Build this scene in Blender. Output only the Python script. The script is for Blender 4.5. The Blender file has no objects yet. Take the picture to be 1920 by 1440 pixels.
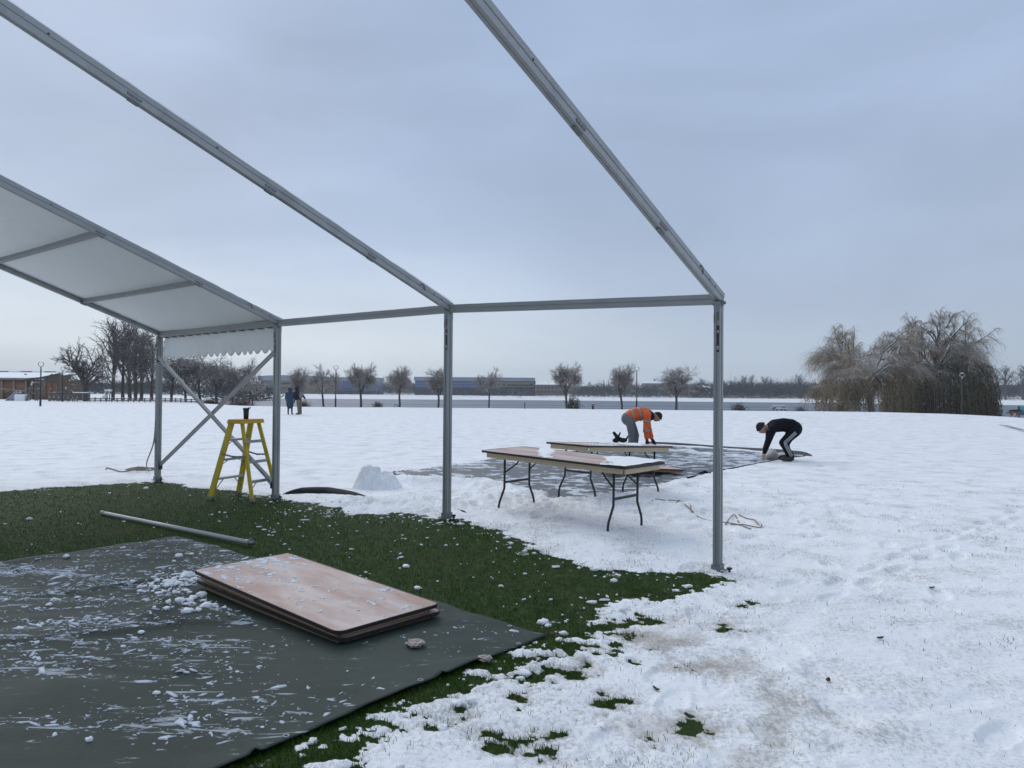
import bpy, bmesh, math, random
import numpy as np
from mathutils import Vector, Matrix
C = bpy.context.scene.collection
scn = bpy.context.scene
R_ = random.Random(7)
NR = np.random.RandomState(11)

# ------------------------------------------------------------------ camera
FPX = 1386.0
PITCH, ROLL, CAMZ = math.atan(20/1386.0), .0078, 1.4
CAM = np.array([0, 0, CAMZ])
FW = np.array([0, math.cos(PITCH), math.sin(PITCH)]); RT0 = np.array([1., 0, 0]); UP0 = np.cross(RT0, FW)
RT = math.cos(ROLL)*RT0 + math.sin(ROLL)*UP0
UPV = math.cos(ROLL)*UP0 - math.sin(ROLL)*RT0
cd = bpy.data.cameras.new('camera'); cam = bpy.data.objects.new('camera', cd); C.objects.link(cam)
cd.sensor_width = 36; cd.lens = 36*FPX/1920; cd.clip_end = 9000; cd.clip_start = .05
M = Matrix.Identity(4)
for i in range(3):
    M[i][0] = RT[i]; M[i][1] = UPV[i]; M[i][2] = -FW[i]; M[i][3] = CAM[i]
cam.matrix_world = M
scn.camera = cam

# ------------------------------------------------------------------ light
SUN_EL, SUN_AZ = math.radians(38), math.radians(-35)      # azimuth from +Y towards +X
w = bpy.data.worlds.new('World'); scn.world = w; w.use_nodes = True
nt = w.node_tree; nt.nodes.clear()
def N(t, ty, **k):
    n = t.nodes.new(ty)
    for a, b in k.items():
        if a in n.inputs: n.inputs[a].default_value = b
        else: setattr(n, a, b)
    return n
def build_world():
    L = nt.links.new
    out = N(nt, 'ShaderNodeOutputWorld'); bg = N(nt, 'ShaderNodeBackground'); bg.inputs['Strength'].default_value = .1
    sky = N(nt, 'ShaderNodeTexSky'); sky.sky_type = 'NISHITA'; sky.sun_disc = False
    sky.sun_elevation = SUN_EL; sky.sun_rotation = SUN_AZ; sky.air_density = 1.2; sky.dust_density = 3
    tc = N(nt, 'ShaderNodeTexCoord')
    nrm = N(nt, 'ShaderNodeVectorMath', operation='NORMALIZE'); L(tc.outputs['Generated'], nrm.inputs[0])
    sep = N(nt, 'ShaderNodeSeparateXYZ'); L(nrm.outputs[0], sep.inputs[0])
    # soft cloud mottling, stretched flat towards the horizon
    mp = N(nt, 'ShaderNodeMapping'); mp.inputs['Scale'].default_value = (1.5, 1.5, 4.2); L(nrm.outputs[0], mp.inputs[0])
    n1 = N(nt, 'ShaderNodeTexNoise', Scale=1.5, Detail=6, Roughness=.52); L(mp.outputs[0], n1.inputs['Vector'])
    n2 = N(nt, 'ShaderNodeTexNoise', Scale=1.15, Detail=5, Roughness=.5, Distortion=.4); L(mp.outputs[0], n2.inputs['Vector'])
    zz = N(nt, 'ShaderNodeMath', operation='MULTIPLY_ADD'); zz.inputs[1].default_value = .34
    s_ = N(nt, 'ShaderNodeMath', operation='SUBTRACT'); L(n1.outputs[0], s_.inputs[0]); s_.inputs[1].default_value = .5
    L(s_.outputs[0], zz.inputs[0]); 
    # noise only shifts the ramp above the low band
    zc = N(nt, 'ShaderNodeMath', operation='MAXIMUM'); L(sep.outputs['Z'], zc.inputs[0]); zc.inputs[1].default_value = 0
    fz = N(nt, 'ShaderNodeMapRange'); L(zc.outputs[0], fz.inputs[0]); fz.inputs[1].default_value = .04; fz.inputs[2].default_value = .3
    mm = N(nt, 'ShaderNodeMath', operation='MULTIPLY'); L(s_.outputs[0], mm.inputs[0]); L(fz.outputs[0], mm.inputs[1])
    L(mm.outputs[0], zz.inputs[0]); L(zc.outputs[0], zz.inputs[2])
    def ramp(stops):
        r = N(nt, 'ShaderNodeValToRGB'); e = r.color_ramp.elements
        e[0].position, e[0].color = stops[0][0], (*stops[0][1], 1)
        e[1].position, e[1].color = stops[-1][0], (*stops[-1][1], 1)
        for p, c in stops[1:-1]:
            x = e.new(p); x.color = (*c, 1)
        L(zz.outputs[0], r.inputs[0]); return r
    rl = ramp([(0, (.74, .84, .93)), (.06, (.76, .85, .94)), (.12, (.60, .70, .83)), (.20, (.43, .53, .70)), (.31, (.36, .46, .64)), (.5, (.37, .485, .70)), (1, (.50, .58, .70))])
    rr = ramp([(0, (.58, .68, .80)), (.05, (.53, .64, .77)), (.12, (.42, .51, .66)), (.22, (.375, .465, .63)), (.36, (.385, .485, .67)), (.5, (.405, .53, .74)), (1, (.50, .58, .70))])
    az = N(nt, 'ShaderNodeMapRange'); az.interpolation_type = 'SMOOTHSTEP'
    L(sep.outputs['X'], az.inputs[0]); az.inputs[1].default_value = -.35; az.inputs[2].default_value = .35
    mx = N(nt, 'ShaderNodeMix', data_type='RGBA'); L(az.outputs[0], mx.inputs[0]); L(rl.outputs[0], mx.inputs[6]); L(rr.outputs[0], mx.inputs[7])
    br = N(nt, 'ShaderNodeMapRange'); L(n2.outputs[0], br.inputs[0]); br.inputs[1].default_value = .3; br.inputs[2].default_value = .7
    br.inputs[3].default_value = 8.6; br.inputs[4].default_value = 11.5
    sc = N(nt, 'ShaderNodeVectorMath', operation='SCALE'); L(mx.outputs[2], sc.inputs[0]); L(br.outputs[0], sc.inputs['Scale'])
    fin = N(nt, 'ShaderNodeMix', data_type='RGBA'); fin.inputs[0].default_value = .06
    L(sc.outputs[0], fin.inputs[6]); L(sky.outputs[0], fin.inputs[7])
    L(fin.outputs[2], bg.inputs[0]); L(bg.outputs[0], out.inputs[0])
build_world()
sd = bpy.data.lights.new('sun', 'SUN'); sd.energy = 1.5; sd.angle = math.radians(50); sd.color = (1, .97, .94)
so = bpy.data.objects.new('sun', sd); C.objects.link(so)
so.rotation_euler = Vector((math.sin(SUN_AZ)*math.cos(SUN_EL), math.cos(SUN_AZ)*math.cos(SUN_EL), math.sin(SUN_EL))).to_track_quat('Z', 'Y').to_euler()
vs = scn.view_settings; vs.view_transform = 'Standard'; vs.look = 'None'; vs.exposure = 0; vs.gamma = 1; vs.use_curve_mapping = False

# ------------------------------------------------------------------ noise + geometry helpers
_T = np.random.RandomState(3).rand(512, 512).astype(np.float32)
def vn(x, y, seed=0):
    x = np.asarray(x, float)+seed*17.37; y = np.asarray(y, float)+seed*9.71
    xi = np.floor(x).astype(int); yi = np.floor(y).astype(int); u = x-xi; v = y-yi
    u = u*u*(3-2*u); v = v*v*(3-2*v)
    g = lambda a, b: _T[a % 512, b % 512]
    return (g(xi, yi)*(1-u)+g(xi+1, yi)*u)*(1-v)+(g(xi, yi+1)*(1-u)+g(xi+1, yi+1)*u)*v
def fbm(x, y, sc=1., octv=4, seed=0, gain=.5):
    a, t, s = 1., 0., 0.
    x = np.asarray(x, float)*sc; y = np.asarray(y, float)*sc
    for k in range(octv):
        t = t+a*(vn(x, y, seed+k)-.5); s += a*.5; a *= gain
        x, y = x*1.93+y*.31, y*1.93-x*.31
    return t/s
def ss(a, b, x):
    t = np.clip((np.asarray(x, float)-a)/(b-a), 0, 1); return t*t*(3-2*t)
def sdf(poly, x, y):
    """signed distance, positive outside"""
    x = np.asarray(x, float); y = np.asarray(y, float)
    d = np.full(x.shape, 1e9); ins = np.zeros(x.shape, bool); n = len(poly)
    for i in range(n):
        ax, ay = poly[i]; bx, by = poly[(i+1) % n]; ex, ey = bx-ax, by-ay
        t = np.clip(((x-ax)*ex+(y-ay)*ey)/(ex*ex+ey*ey+1e-12), 0, 1)
        d = np.minimum(d, (x-ax-t*ex)**2+(y-ay-t*ey)**2)
        if ay != by:
            c = ((ay > y) != (by > y)) & (x < ex*(y-ay)/(by-ay)+ax); ins ^= c
    d = np.sqrt(d); return np.where(ins, -d, d)
def seglist_d(pts, x, y):
    d = np.full(np.shape(x), 1e9)
    for (ax, ay), (bx, by) in zip(pts[:-1], pts[1:]):
        ex, ey = bx-ax, by-ay
        t = np.clip(((x-ax)*ex+(y-ay)*ey)/(ex*ex+ey*ey+1e-12), 0, 1)
        d = np.minimum(d, np.hypot(x-ax-t*ex, y-ay-t*ey))
    return d
def ray(px, py):
    return FW*FPX+RT*(px-960)+UPV*(720-py)
def base_h(x, y):
    """bare terrain height"""
    x = np.asarray(x, float); y = np.asarray(y, float)
    r = np.hypot(x, y); th = np.degrees(np.arctan2(x, np.maximum(y, 1e-6))); th = np.where(y <= 0, np.sign(x)*90, th)
    h = -.06*np.exp(-((x-1.7)**2+(y-6.2)**2)/3.)+.06*np.exp(-((x+.7)**2+(y-8)**2)/2.5)
    h = h+.03*fbm(x, y, .25, 2, 40)*ss(3, 10, r)
    h = h+.30*np.exp(-((x-25)/12.)**2-((y-52)/12.)**2)
    h = h-.30*ss(31, 41, x)*ss(30, 52, r)*(y > 0)
    h = h+.12*ss(45, 90, r)*ss(-12, -24, th)
    R = 95-22*ss(-30, -16, th)-3*ss(0, 25, th)
    lake = ss(-24.5, -19, th)
    drop = ss(R, R+55, r)
    h = h-2.6*drop*lake
    # far shore
    RF = 345+12*fbm(x, y, .01, 2, 5)
    h = h+lake*(3.2*ss(RF-15, RF+45, r)+2.5*ss(RF+40, RF+350, r))
    h = h+(1-lake)*.8*ss(120, 400, r)
    return h
def hz(x, y): return float(base_h(np.array([x]), np.array([y]))[0])
def G(px, py, z=0.):
    d = ray(px, py); p = None
    for _ in range(4):
        t = (z-CAM[2])/d[2]; p = CAM+d*t
        if p[1] < 60: z = hz(p[0], p[1])
    return p
def G2(px, py): p = G(px, py); return (p[0], p[1])
def W(px, py, y): d = ray(px, py); return CAM+d*(y/d[1])

class MB:
    def __init__(s): s.v = []; s.f = []
    def add(s, v, f):
        o = len(s.v); s.v += [tuple(map(float, p)) for p in v]; s.f += [tuple(i+o for i in q) for q in f]; return s
    def box(s, c, d, M=None):
        x, y, z = [q/2 for q in d]
        v = [Vector((a*x, b*y, e*z)) for a in (-1, 1) for b in (-1, 1) for e in (-1, 1)]
        if M is not None: v = [M @ p for p in v]
        v = [p+Vector(c) for p in v]
        return s.add(v, [(0, 1, 3, 2), (4, 6, 7, 5), (0, 4, 5, 1), (2, 3, 7, 6), (0, 2, 6, 4), (1, 5, 7, 3)])
    def beam(s, p0, p1, w, h, up=(0, 0, 1), groove=0.):
        """bar of w (sideways) x h (along up); optional channel grooves"""
        p0 = Vector(p0); p1 = Vector(p1); a = (p1-p0).normalized(); u = Vector(up)
        if abs(a.dot(u)) > .98: u = Vector((1, 0, 0))
        sd_ = a.cross(u).normalized(); u = sd_.cross(a).normalized()
        x, y = w/2, h/2; g = groove
        if g:
            q = g*.9
            prof = [(-x, -y), (-q, -y), (-q, -y+g), (q, -y+g), (q, -y), (x, -y), (x, -q*1.2), (x-g, -q*1.2), (x-g, q*1.2), (x, q*1.2), (x, y), (q, y), (q, y-g), (-q, y-g), (-q, y), (-x, y), (-x, q*1.2), (-x+g, q*1.2), (-x+g, -q*1.2), (-x, -q*1.2)]
        else: prof = [(-x, -y), (x, -y), (x, y), (-x, y)]
        n = len(prof); v = [p0+sd_*i+u*j for i, j in prof]+[p1+sd_*i+u*j for i, j in prof]
        f = [(i, (i+1) % n, n+(i+1) % n, n+i) for i in range(n)]
        f += [tuple(range(n-1, -1, -1)), tuple(range(n, 2*n))]
        return s.add(v, f)
    def tube(s, pts, r, n=8, caps=True):
        pts = [Vector(p) for p in pts]; k = len(pts); rs = r if hasattr(r, '__len__') else [r]*k
        v = []; f = []; ref = None
        for i, p in enumerate(pts):
            t = (pts[min(i+1, k-1)]-pts[max(i-1, 0)]).normalized()
            if ref is None:
                ref = t.cross(Vector((0, 0, 1)) if abs(t.z) < .9 else Vector((1, 0, 0))).normalized()
            ref = (ref-t*ref.dot(t)).normalized(); b = t.cross(ref)
            for j in range(n):
                a = 2*math.pi*j/n; v.append(p+(ref*math.cos(a)+b*math.sin(a))*rs[i])
        for i in range(k-1):
            for j in range(n):
                a = i*n+j; b_ = i*n+(j+1) % n; f.append((a, b_, b_+n, a+n))
        if caps: f += [tuple(range(n-1, -1, -1)), tuple(range((k-1)*n, k*n))]
        return s.add(v, f)
    def prism(s, poly, z0, z1, M=None):
        n = len(poly); v = [Vector((x, y, z0)) for x, y in poly]+[Vector((x, y, z1)) for x, y in poly]
        if M is not None: v = [M @ p for p in v]
        return s.add(v, [tuple(range(n-1, -1, -1)), tuple(range(n, 2*n))]+[(i, (i+1) % n, n+(i+1) % n, n+i) for i in range(n)])
    def ell(s, c, r, nu=12, nv=8, M=None, fn=None):
        v = []; f = []
        for i in range(nv+1):
            ph = math.pi*i/nv
            for j in range(nu):
                a = 2*math.pi*j/nu; p = Vector((math.sin(ph)*math.cos(a)*r[0], math.sin(ph)*math.sin(a)*r[1], math.cos(ph)*r[2]))
                if fn: p = fn(p)
                if M is not None: p = M @ p
                v.append(p+Vector(c))
        for i in range(nv):
            for j in range(nu):
                a = i*nu+j; b = i*nu+(j+1) % nu; f.append((a, a+nu, b+nu, b))
        return s.add(v, f)
    def build(s, name, m, parent=None, smooth=False, bevel=0., loc=(0, 0, 0)):
        me = bpy.data.meshes.new(name); me.from_pydata(s.v, [], s.f); me.validate(); me.materials.append(m)
        if smooth: me.polygons.foreach_set('use_smooth', [True]*len(me.polygons))
        return link(name, me, parent, bevel, loc)
def link(name, me, parent=None, bevel=0., loc=(0, 0, 0)):
    o = bpy.data.objects.new(name, me); C.objects.link(o); o.parent = parent; o.location = loc
    if bevel:
        b = o.modifiers.new('bevel', 'BEVEL'); b.width = bevel; b.segments = 2; b.limit_method = 'ANGLE'
    return o
def npmesh(name, V, F, m, smooth=True, attrs=None):
    """V (n,3), F (m,k)"""
    V = np.asarray(V, np.float32); F = np.asarray(F, np.int32); k = F.shape[1]
    me = bpy.data.meshes.new(name); me.vertices.add(len(V)); me.vertices.foreach_set('co', V.ravel())
    me.loops.add(F.size); me.loops.foreach_set('vertex_index', F.ravel())
    me.polygons.add(len(F)); me.polygons.foreach_set('loop_start', np.arange(0, F.size, k, dtype=np.int32))
    me.polygons.foreach_set('loop_total', np.full(len(F), k, np.int32))
    if smooth: me.polygons.foreach_set('use_smooth', np.ones(len(F), bool))
    me.update(calc_edges=True)
    if attrs:
        for a, val in attrs.items():
            at = me.attributes.new(a, 'FLOAT', 'POINT'); at.data.foreach_set('value', np.asarray(val, np.float32))
    me.materials.append(m); return me
def tag(o, label, cat, group=None, kind=None):
    if label: o['label'] = label
    if cat: o['category'] = cat
    if group: o['group'] = group
    if kind: o['kind'] = kind
    return o
def thing(name, label, cat, loc=(0, 0, 0), rz=0, group=None):
    o = bpy.data.objects.new(name, None); C.objects.link(o); o.location = loc; o.rotation_euler = (0, 0, rz); o.empty_display_size = .2
    return tag(o, label, cat, group)
def copy_tree(o, parent=None):
    c = o.copy(); C.objects.link(c); c.parent = parent
    for ch in [q for q in KIDS.get(o.name, [])]: copy_tree(ch, c)
    return c
KIDS = {}
def kids(o):
    KIDS[o.name] = list(o.children)
    for c in o.children: kids(c)
def rrect(l, w_, r, n=4):
    p = []
    for cx, cy, a0 in ((l/2-r, w_/2-r, 0), (-l/2+r, w_/2-r, 90), (-l/2+r, -w_/2+r, 180), (l/2-r, -w_/2+r, 270)):
        for i in range(n+1):
            a = math.radians(a0+90*i/n); p.append((cx+r*math.cos(a), cy+r*math.sin(a)))
    return p

# ------------------------------------------------------------------ materials
def mat(name, col, rough=.6, var=.15, scale=6., bump=0., bscale=None, metal=0., snow=0., col2=None, c2=(.45, .6), spec=.5, coord='Object', stretch=(1, 1, 1)):
    m = bpy.data.materials.new(name); m.use_nodes = True; t = m.node_tree; L = t.links.new
    b = t.nodes['Principled BSDF']; b.inputs['Roughness'].default_value = rough; b.inputs['Metallic'].default_value = metal
    b.inputs['Specular IOR Level'].default_value = spec
    tc = N(t, 'ShaderNodeTexCoord'); mp = N(t, 'ShaderNodeMapping'); mp.inputs['Scale'].default_value = stretch; L(tc.outputs[coord], mp.inputs[0])
    n = N(t, 'ShaderNodeTexNoise', Scale=scale, Detail=6, Roughness=.62); L(mp.outputs[0], n.inputs['Vector'])
    mx = N(t, 'ShaderNodeMix', data_type='RGBA')
    a = tuple(c*(1-var) for c in col); bb = tuple(min(1, c*(1+var)) for c in col)
    mx.inputs[6].default_value = (*a, 1); mx.inputs[7].default_value = (*bb, 1); L(n.outputs[0], mx.inputs[0])
    outc = mx.outputs[2]
    if col2:
        n2 = N(t, 'ShaderNodeTexNoise', Scale=scale*.37, Detail=5, Roughness=.6); L(mp.outputs[0], n2.inputs['Vector'])
        mr = N(t, 'ShaderNodeMapRange'); L(n2.outputs[0], mr.inputs[0]); mr.inputs[1].default_value = c2[0]; mr.inputs[2].default_value = c2[1]
        m2 = N(t, 'ShaderNodeMix', data_type='RGBA'); L(mr.outputs[0], m2.inputs[0]); L(outc, m2.inputs[6]); m2.inputs[7].default_value = (*col2, 1); outc = m2.outputs[2]
    if snow:
        g = N(t, 'ShaderNodeNewGeometry'); sp = N(t, 'ShaderNodeSeparateXYZ'); L(g.outputs['Normal'], sp.inputs[0])
        n3 = N(t, 'ShaderNodeTexNoise', Scale=2.3, Detail=3); L(tc.outputs['Object'], n3.inputs['Vector'])
        ad = N(t, 'ShaderNodeMath', operation='ADD'); L(sp.outputs['Z'], ad.inputs[0]); L(n3.outputs[0], ad.inputs[1])
        mr = N(t, 'ShaderNodeMapRange'); L(ad.outputs[0], mr.inputs[0]); mr.inputs[1].default_value = 1.5-snow; mr.inputs[2].default_value = 1.62-snow
        m3 = N(t, 'ShaderNodeMix', data_type='RGBA'); L(mr.outputs[0], m3.inputs[0]); L(outc, m3.inputs[6]); m3.inputs[7].default_value = (.8, .82, .85, 1); outc = m3.outputs[2]
    L(outc, b.inputs['Base Color'])
    if bump:
        nb = N(t, 'ShaderNodeTexNoise', Scale=bscale or scale*4, Detail=5, Roughness=.6); L(mp.outputs[0], nb.inputs['Vector'])
        bp = N(t, 'ShaderNodeBump', Strength=bump, Distance=.02); L(nb.outputs[0], bp.inputs['Height']); L(bp.outputs[0], b.inputs['Normal'])
    return m
ALU = mat('aluminium', (.26, .27, .265), .45, .12, 5, .03, 60, metal=.25, col2=(.21, .22, .225), c2=(.52, .72))
ALU2 = mat('aluminium_scuffed', (.34, .35, .355), .5, .12, 9, .03, 60, metal=.2, col2=(.25, .26, .265), c2=(.5, .75))
STEEL = mat('galvanised', (.22, .23, .24), .5, .2, 30, .1, metal=.6)
BLACK = mat('black_steel', (.018, .018, .02), .45, .2, 20, .05)
BLACKF = mat('black_cloth', (.012, .013, .016), .9, .3, 30, .3, 60)
PVC = mat('white_pvc', (.58, .61, .59), .55, .05, 2, .12, 3, col2=(.52, .55, .53), c2=(.5, .75))
SNOW = mat('snow', (.88, .895, .905), .75, .04, 3, .5, 22, spec=.2)
SNOWD = mat('snow_slush', (.60, .66, .74), .5, .12, 8, .3, 30, spec=.4)
PLY = mat('tabletop_ply', (.40, .25, .20), .5, .12, 4, .05, 40, col2=(.56, .46, .42), c2=(.4, .6), stretch=(1, 3, 1))
PINE = mat('pine_rail', (.50, .415, .28), .6, .15, 3, .05, 40, stretch=(.6, 8, 8), col2=(.33, .22, .11), c2=(.55, .8))
PINED = mat('pine_rail_weathered', (.36, .24, .13), .6, .2, 3, .05, 40, stretch=(.6, 8, 8), col2=(.2, .12, .06), c2=(.5, .8))
EDGE = mat('black_edging', (.014, .014, .015), .5, .2, 20)
YEL = mat('yellow_fibreglass', (.56, .42, .02), .5, .15, 12, .08, 70, col2=(.28, .19, .03), c2=(.55, .72))
YELC = mat('yellow_plastic', (.55, .33, .03), .5, .15, 12, .05, 70, col2=(.3, .17, .04), c2=(.55, .7))
ROPE = mat('rope', (.30, .24, .17), .9, .25, 40, .6, 120)
ROPEG = mat('rope_grey', (.30, .26, .21), .9, .3, 40, .6, 120)

def ground_material():
    m = bpy.data.materials.new('snowy_ground'); m.use_nodes = True; t = m.node_tree; L = t.links.new
    b = t.nodes['Principled BSDF']; b.inputs['Roughness'].default_value = .8; b.inputs['Specular IOR Level'].default_value = .15
    g = N(t, 'ShaderNodeNewGeometry'); P = g.outputs['Position']
    at = N(t, 'ShaderNodeAttribute', attribute_name='snow'); ad = N(t, 'ShaderNodeAttribute', attribute_name='dirt')
    n1 = N(t, 'ShaderNodeTexNoise', Scale=30, Detail=7, Roughness=.72); L(P, n1.inputs['Vector'])
    s1 = N(t, 'ShaderNodeMath', operation='MULTIPLY_ADD'); L(n1.outputs[0], s1.inputs[0]); s1.inputs[1].default_value = 1.0; L(at.outputs['Fac'], s1.inputs[2])
    mr = N(t, 'ShaderNodeMapRange'); L(s1.outputs[0], mr.inputs[0]); mr.inputs[1].default_value = .90; mr.inputs[2].default_value = 1.04
    # turf colour
    ng = N(t, 'ShaderNodeTexNoise', Scale=9, Detail=6, Roughness=.7); L(P, ng.inputs['Vector'])
    cr = N(t, 'ShaderNodeValToRGB'); e = cr.color_ramp.elements
    e[0].position = .3; e[0].color = (.009, .026, .003, 1); e[1].position = .68; e[1].color = (.040, .072, .010, 1)
    x = e.new(.5); x.color = (.024, .046, .006, 1); L(ng.outputs[0], cr.inputs[0])
    # snow colour
    ns = N(t, 'ShaderNodeTexNoise', Scale=1.3, Detail=7, Roughness=.6); L(P, ns.inputs['Vector'])
    cs = N(t, 'ShaderNodeMix', data_type='RGBA'); cs.inputs[6].default_value = (.84, .86, .875, 1); cs.inputs[7].default_value = (.92, .93, .935, 1); L(ns.outputs[0], cs.inputs[0])
    # grass showing thinly through: grey speckle, driven by its own noise
    nf = N(t, 'ShaderNodeTexNoise', Scale=55, Detail=3, Roughness=.8); 
    mpf = N(t, 'ShaderNodeMapping'); mpf.inputs['Scale'].default_value = (1, .6, 1); L(P, mpf.inputs[0]); L(mpf.outputs[0], nf.inputs['Vector'])
    nm = N(t, 'ShaderNodeTexNoise', Scale=2.1, Detail=4, Roughness=.6); L(P, nm.inputs['Vector'])
    mu = N(t, 'ShaderNodeMath', operation='MULTIPLY_ADD'); dq = N(t, 'ShaderNodeMath', operation='MULTIPLY_ADD'); L(ad.outputs['Fac'], dq.inputs[0]); dq.inputs[1].default_value = .16; L(nf.outputs[0], dq.inputs[2]); L(nm.outputs[0], mu.inputs[0]); mu.inputs[1].default_value = .75; L(dq.outputs[0], mu.inputs[2])
    sp = N(t, 'ShaderNodeMapRange'); L(mu.outputs[0], sp.inputs[0]); sp.inputs[1].default_value = .87; sp.inputs[2].default_value = 1.12; sp.inputs[4].default_value = .62
    c2 = N(t, 'ShaderNodeMix', data_type='RGBA'); L(sp.outputs[0], c2.inputs[0]); L(cs.outputs[2], c2.inputs[6]); c2.inputs[7].default_value = (.26, .25, .22, 1)
    dn = N(t, 'ShaderNodeTexNoise', Scale=16, Detail=5, Roughness=.7); L(P, dn.inputs['Vector'])
    dm = N(t, 'ShaderNodeMath', operation='MULTIPLY_ADD'); L(dn.outputs[0], dm.inputs[0]); dm.inputs[1].default_value = .9; L(ad.outputs['Fac'], dm.inputs[2])
    dr = N(t, 'ShaderNodeMapRange'); L(dm.outputs[0], dr.inputs[0]); dr.inputs[1].default_value = .75; dr.inputs[2].default_value = 1.35; dr.inputs[4].default_value = .42
    c3 = N(t, 'ShaderNodeMix', data_type='RGBA'); L(dr.outputs[0], c3.inputs[0]); L(c2.outputs[2], c3.inputs[6]); c3.inputs[7].default_value = (.34, .27, .19, 1)
    f = N(t, 'ShaderNodeMix', data_type='RGBA'); L(mr.outputs[0], f.inputs[0]); L(cr.outputs[0], f.inputs[6]); L(c3.outputs[2], f.inputs[7])
    L(f.outputs[2], b.inputs['Base Color'])
    nb = N(t, 'ShaderNodeTexNoise', Scale=28, Detail=6, Roughness=.65); L(P, nb.inputs['Vector'])
    bp = N(t, 'ShaderNodeBump', Strength=.55, Distance=.02); L(nb.outputs[0], bp.inputs['Height']); L(bp.outputs[0], b.inputs['Normal'])
    return m
GROUND = ground_material()

# ------------------------------------------------------------------ layout: marquee grid
ANG = -.639
EU = np.array([math.cos(ANG), math.sin(ANG)])            # along the eave, far to near
NU = np.array([math.sin(ANG), -math.cos(ANG)])           # inwards (towards camera)
P0 = np.array([-5.505, 11.526])
GZ = [.028, .012, .078, -.048]; TZ = [2.316, 2.344, 2.344, 2.237]
def FP(k, s, z): p = P0+EU*3*k+NU*s; return Vector((p[0], p[1], z))

GRASS = [G2(*p) for p in [(-260, 925), (0, 922), (130, 913), (300, 904), (400, 917), (500, 935), (600, 946), (640, 962), (760, 968), (850, 978), (935, 998), (1000, 1030), (1090, 1058), (1200, 1078), (1300, 1082), (1340, 1090), (1290, 1105), (1225, 1128), (1110, 1160), (1035, 1195), (985, 1240), (880, 1275), (760, 1325), (640, 1395), (520, 1470), (400, 1560), (-400, 1560)]]
SHEET = [G2(*p) for p in [(738, 887), (800, 881), (870, 872), (960, 856), (1100, 846), (1240, 837), (1330, 842), (1420, 849), (1510, 853), (1508, 857), (1440, 867), (1340, 886), (1290, 899), (1240, 914), (1160, 936), (1085, 950), (1030, 940), (985, 925), (940, 908), (880, 898), (740, 892)]]
TARP = [(-3.16, 7.02), (.20, 4.35), (-3.2, -.05), (-6.55, 2.65)]
RIDGES = [([G2(720, 905), G2(800, 908), G2(900, 912), G2(985, 935)], .30, .095), ([G2(650, 948), G2(760, 950), G2(830, 955)], .3, .06),
          ([G2(930, 945), G2(1040, 952), G2(1180, 950), G2(1290, 960)], .4, .05), ([G2(1000, 1000), G2(1140, 1035), G2(1260, 1060)], .25, .015),
          ([G2(1290, 905), G2(1230, 925), G2(1150, 948)], .18, .05), ([G2(780, 935), G2(850, 930), G2(930, 945)], .35, .06)]
FOOT = []
for k in range(210):
    if k < 40: q = k; a = Vector((1.2+.045*q+.12*math.sin(q*.6), 3.0+.33*q*.7, 0)); a.x += (.12 if k % 2 else -.12); an = .2
    else: a = Vector((R_.uniform(.1, 4.5), R_.uniform(2.6, 9), 0)); an = R_.uniform(-1, 1)
    if 90 <= k < 130: q = k-90; a = Vector((6.0-.13*q+(.11 if k % 2 else -.11), 4.6+.30*q, 0)); an = .38
    if 130 <= k < 165: q = k-130; a = Vector((2.3+.22*q, 5.4+.20*q+(.12 if k % 2 else -.12), 0)); an = -.85
    if k >= 165: a = Vector((R_.uniform(1.2, 8.5), R_.uniform(6, 15), 0)); an = R_.uniform(-1.5, 1.5)
    FOOT.append((a.x, a.y, an))
BARE = [(G2(1225, 1165), .12), (G2(1110, 1215), .22), (G2(1080, 1265), .2), (G2(960, 1230), .2), (G2(980, 1312), .1), (G2(860, 1330), .3), (G2(800, 1370), .25), (G2(1140, 1330), .15), (G2(1290, 1370), .13), (G2(1000, 1400), .22), (G2(1410, 1135), .14), (G2(1180, 1195), .16), (G2(660, 1400), .2), (G2(900, 1395), .1), (G2(1200, 1110), .14), (G2(1360, 1100), .16), (G2(1005, 1035), .16), (G2(1120, 1065), .14), (G2(910, 1010), .15), (G2(1280, 1255), .09), (G2(1350, 1180), .1), (G2(1230, 1395), .12)]
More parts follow.
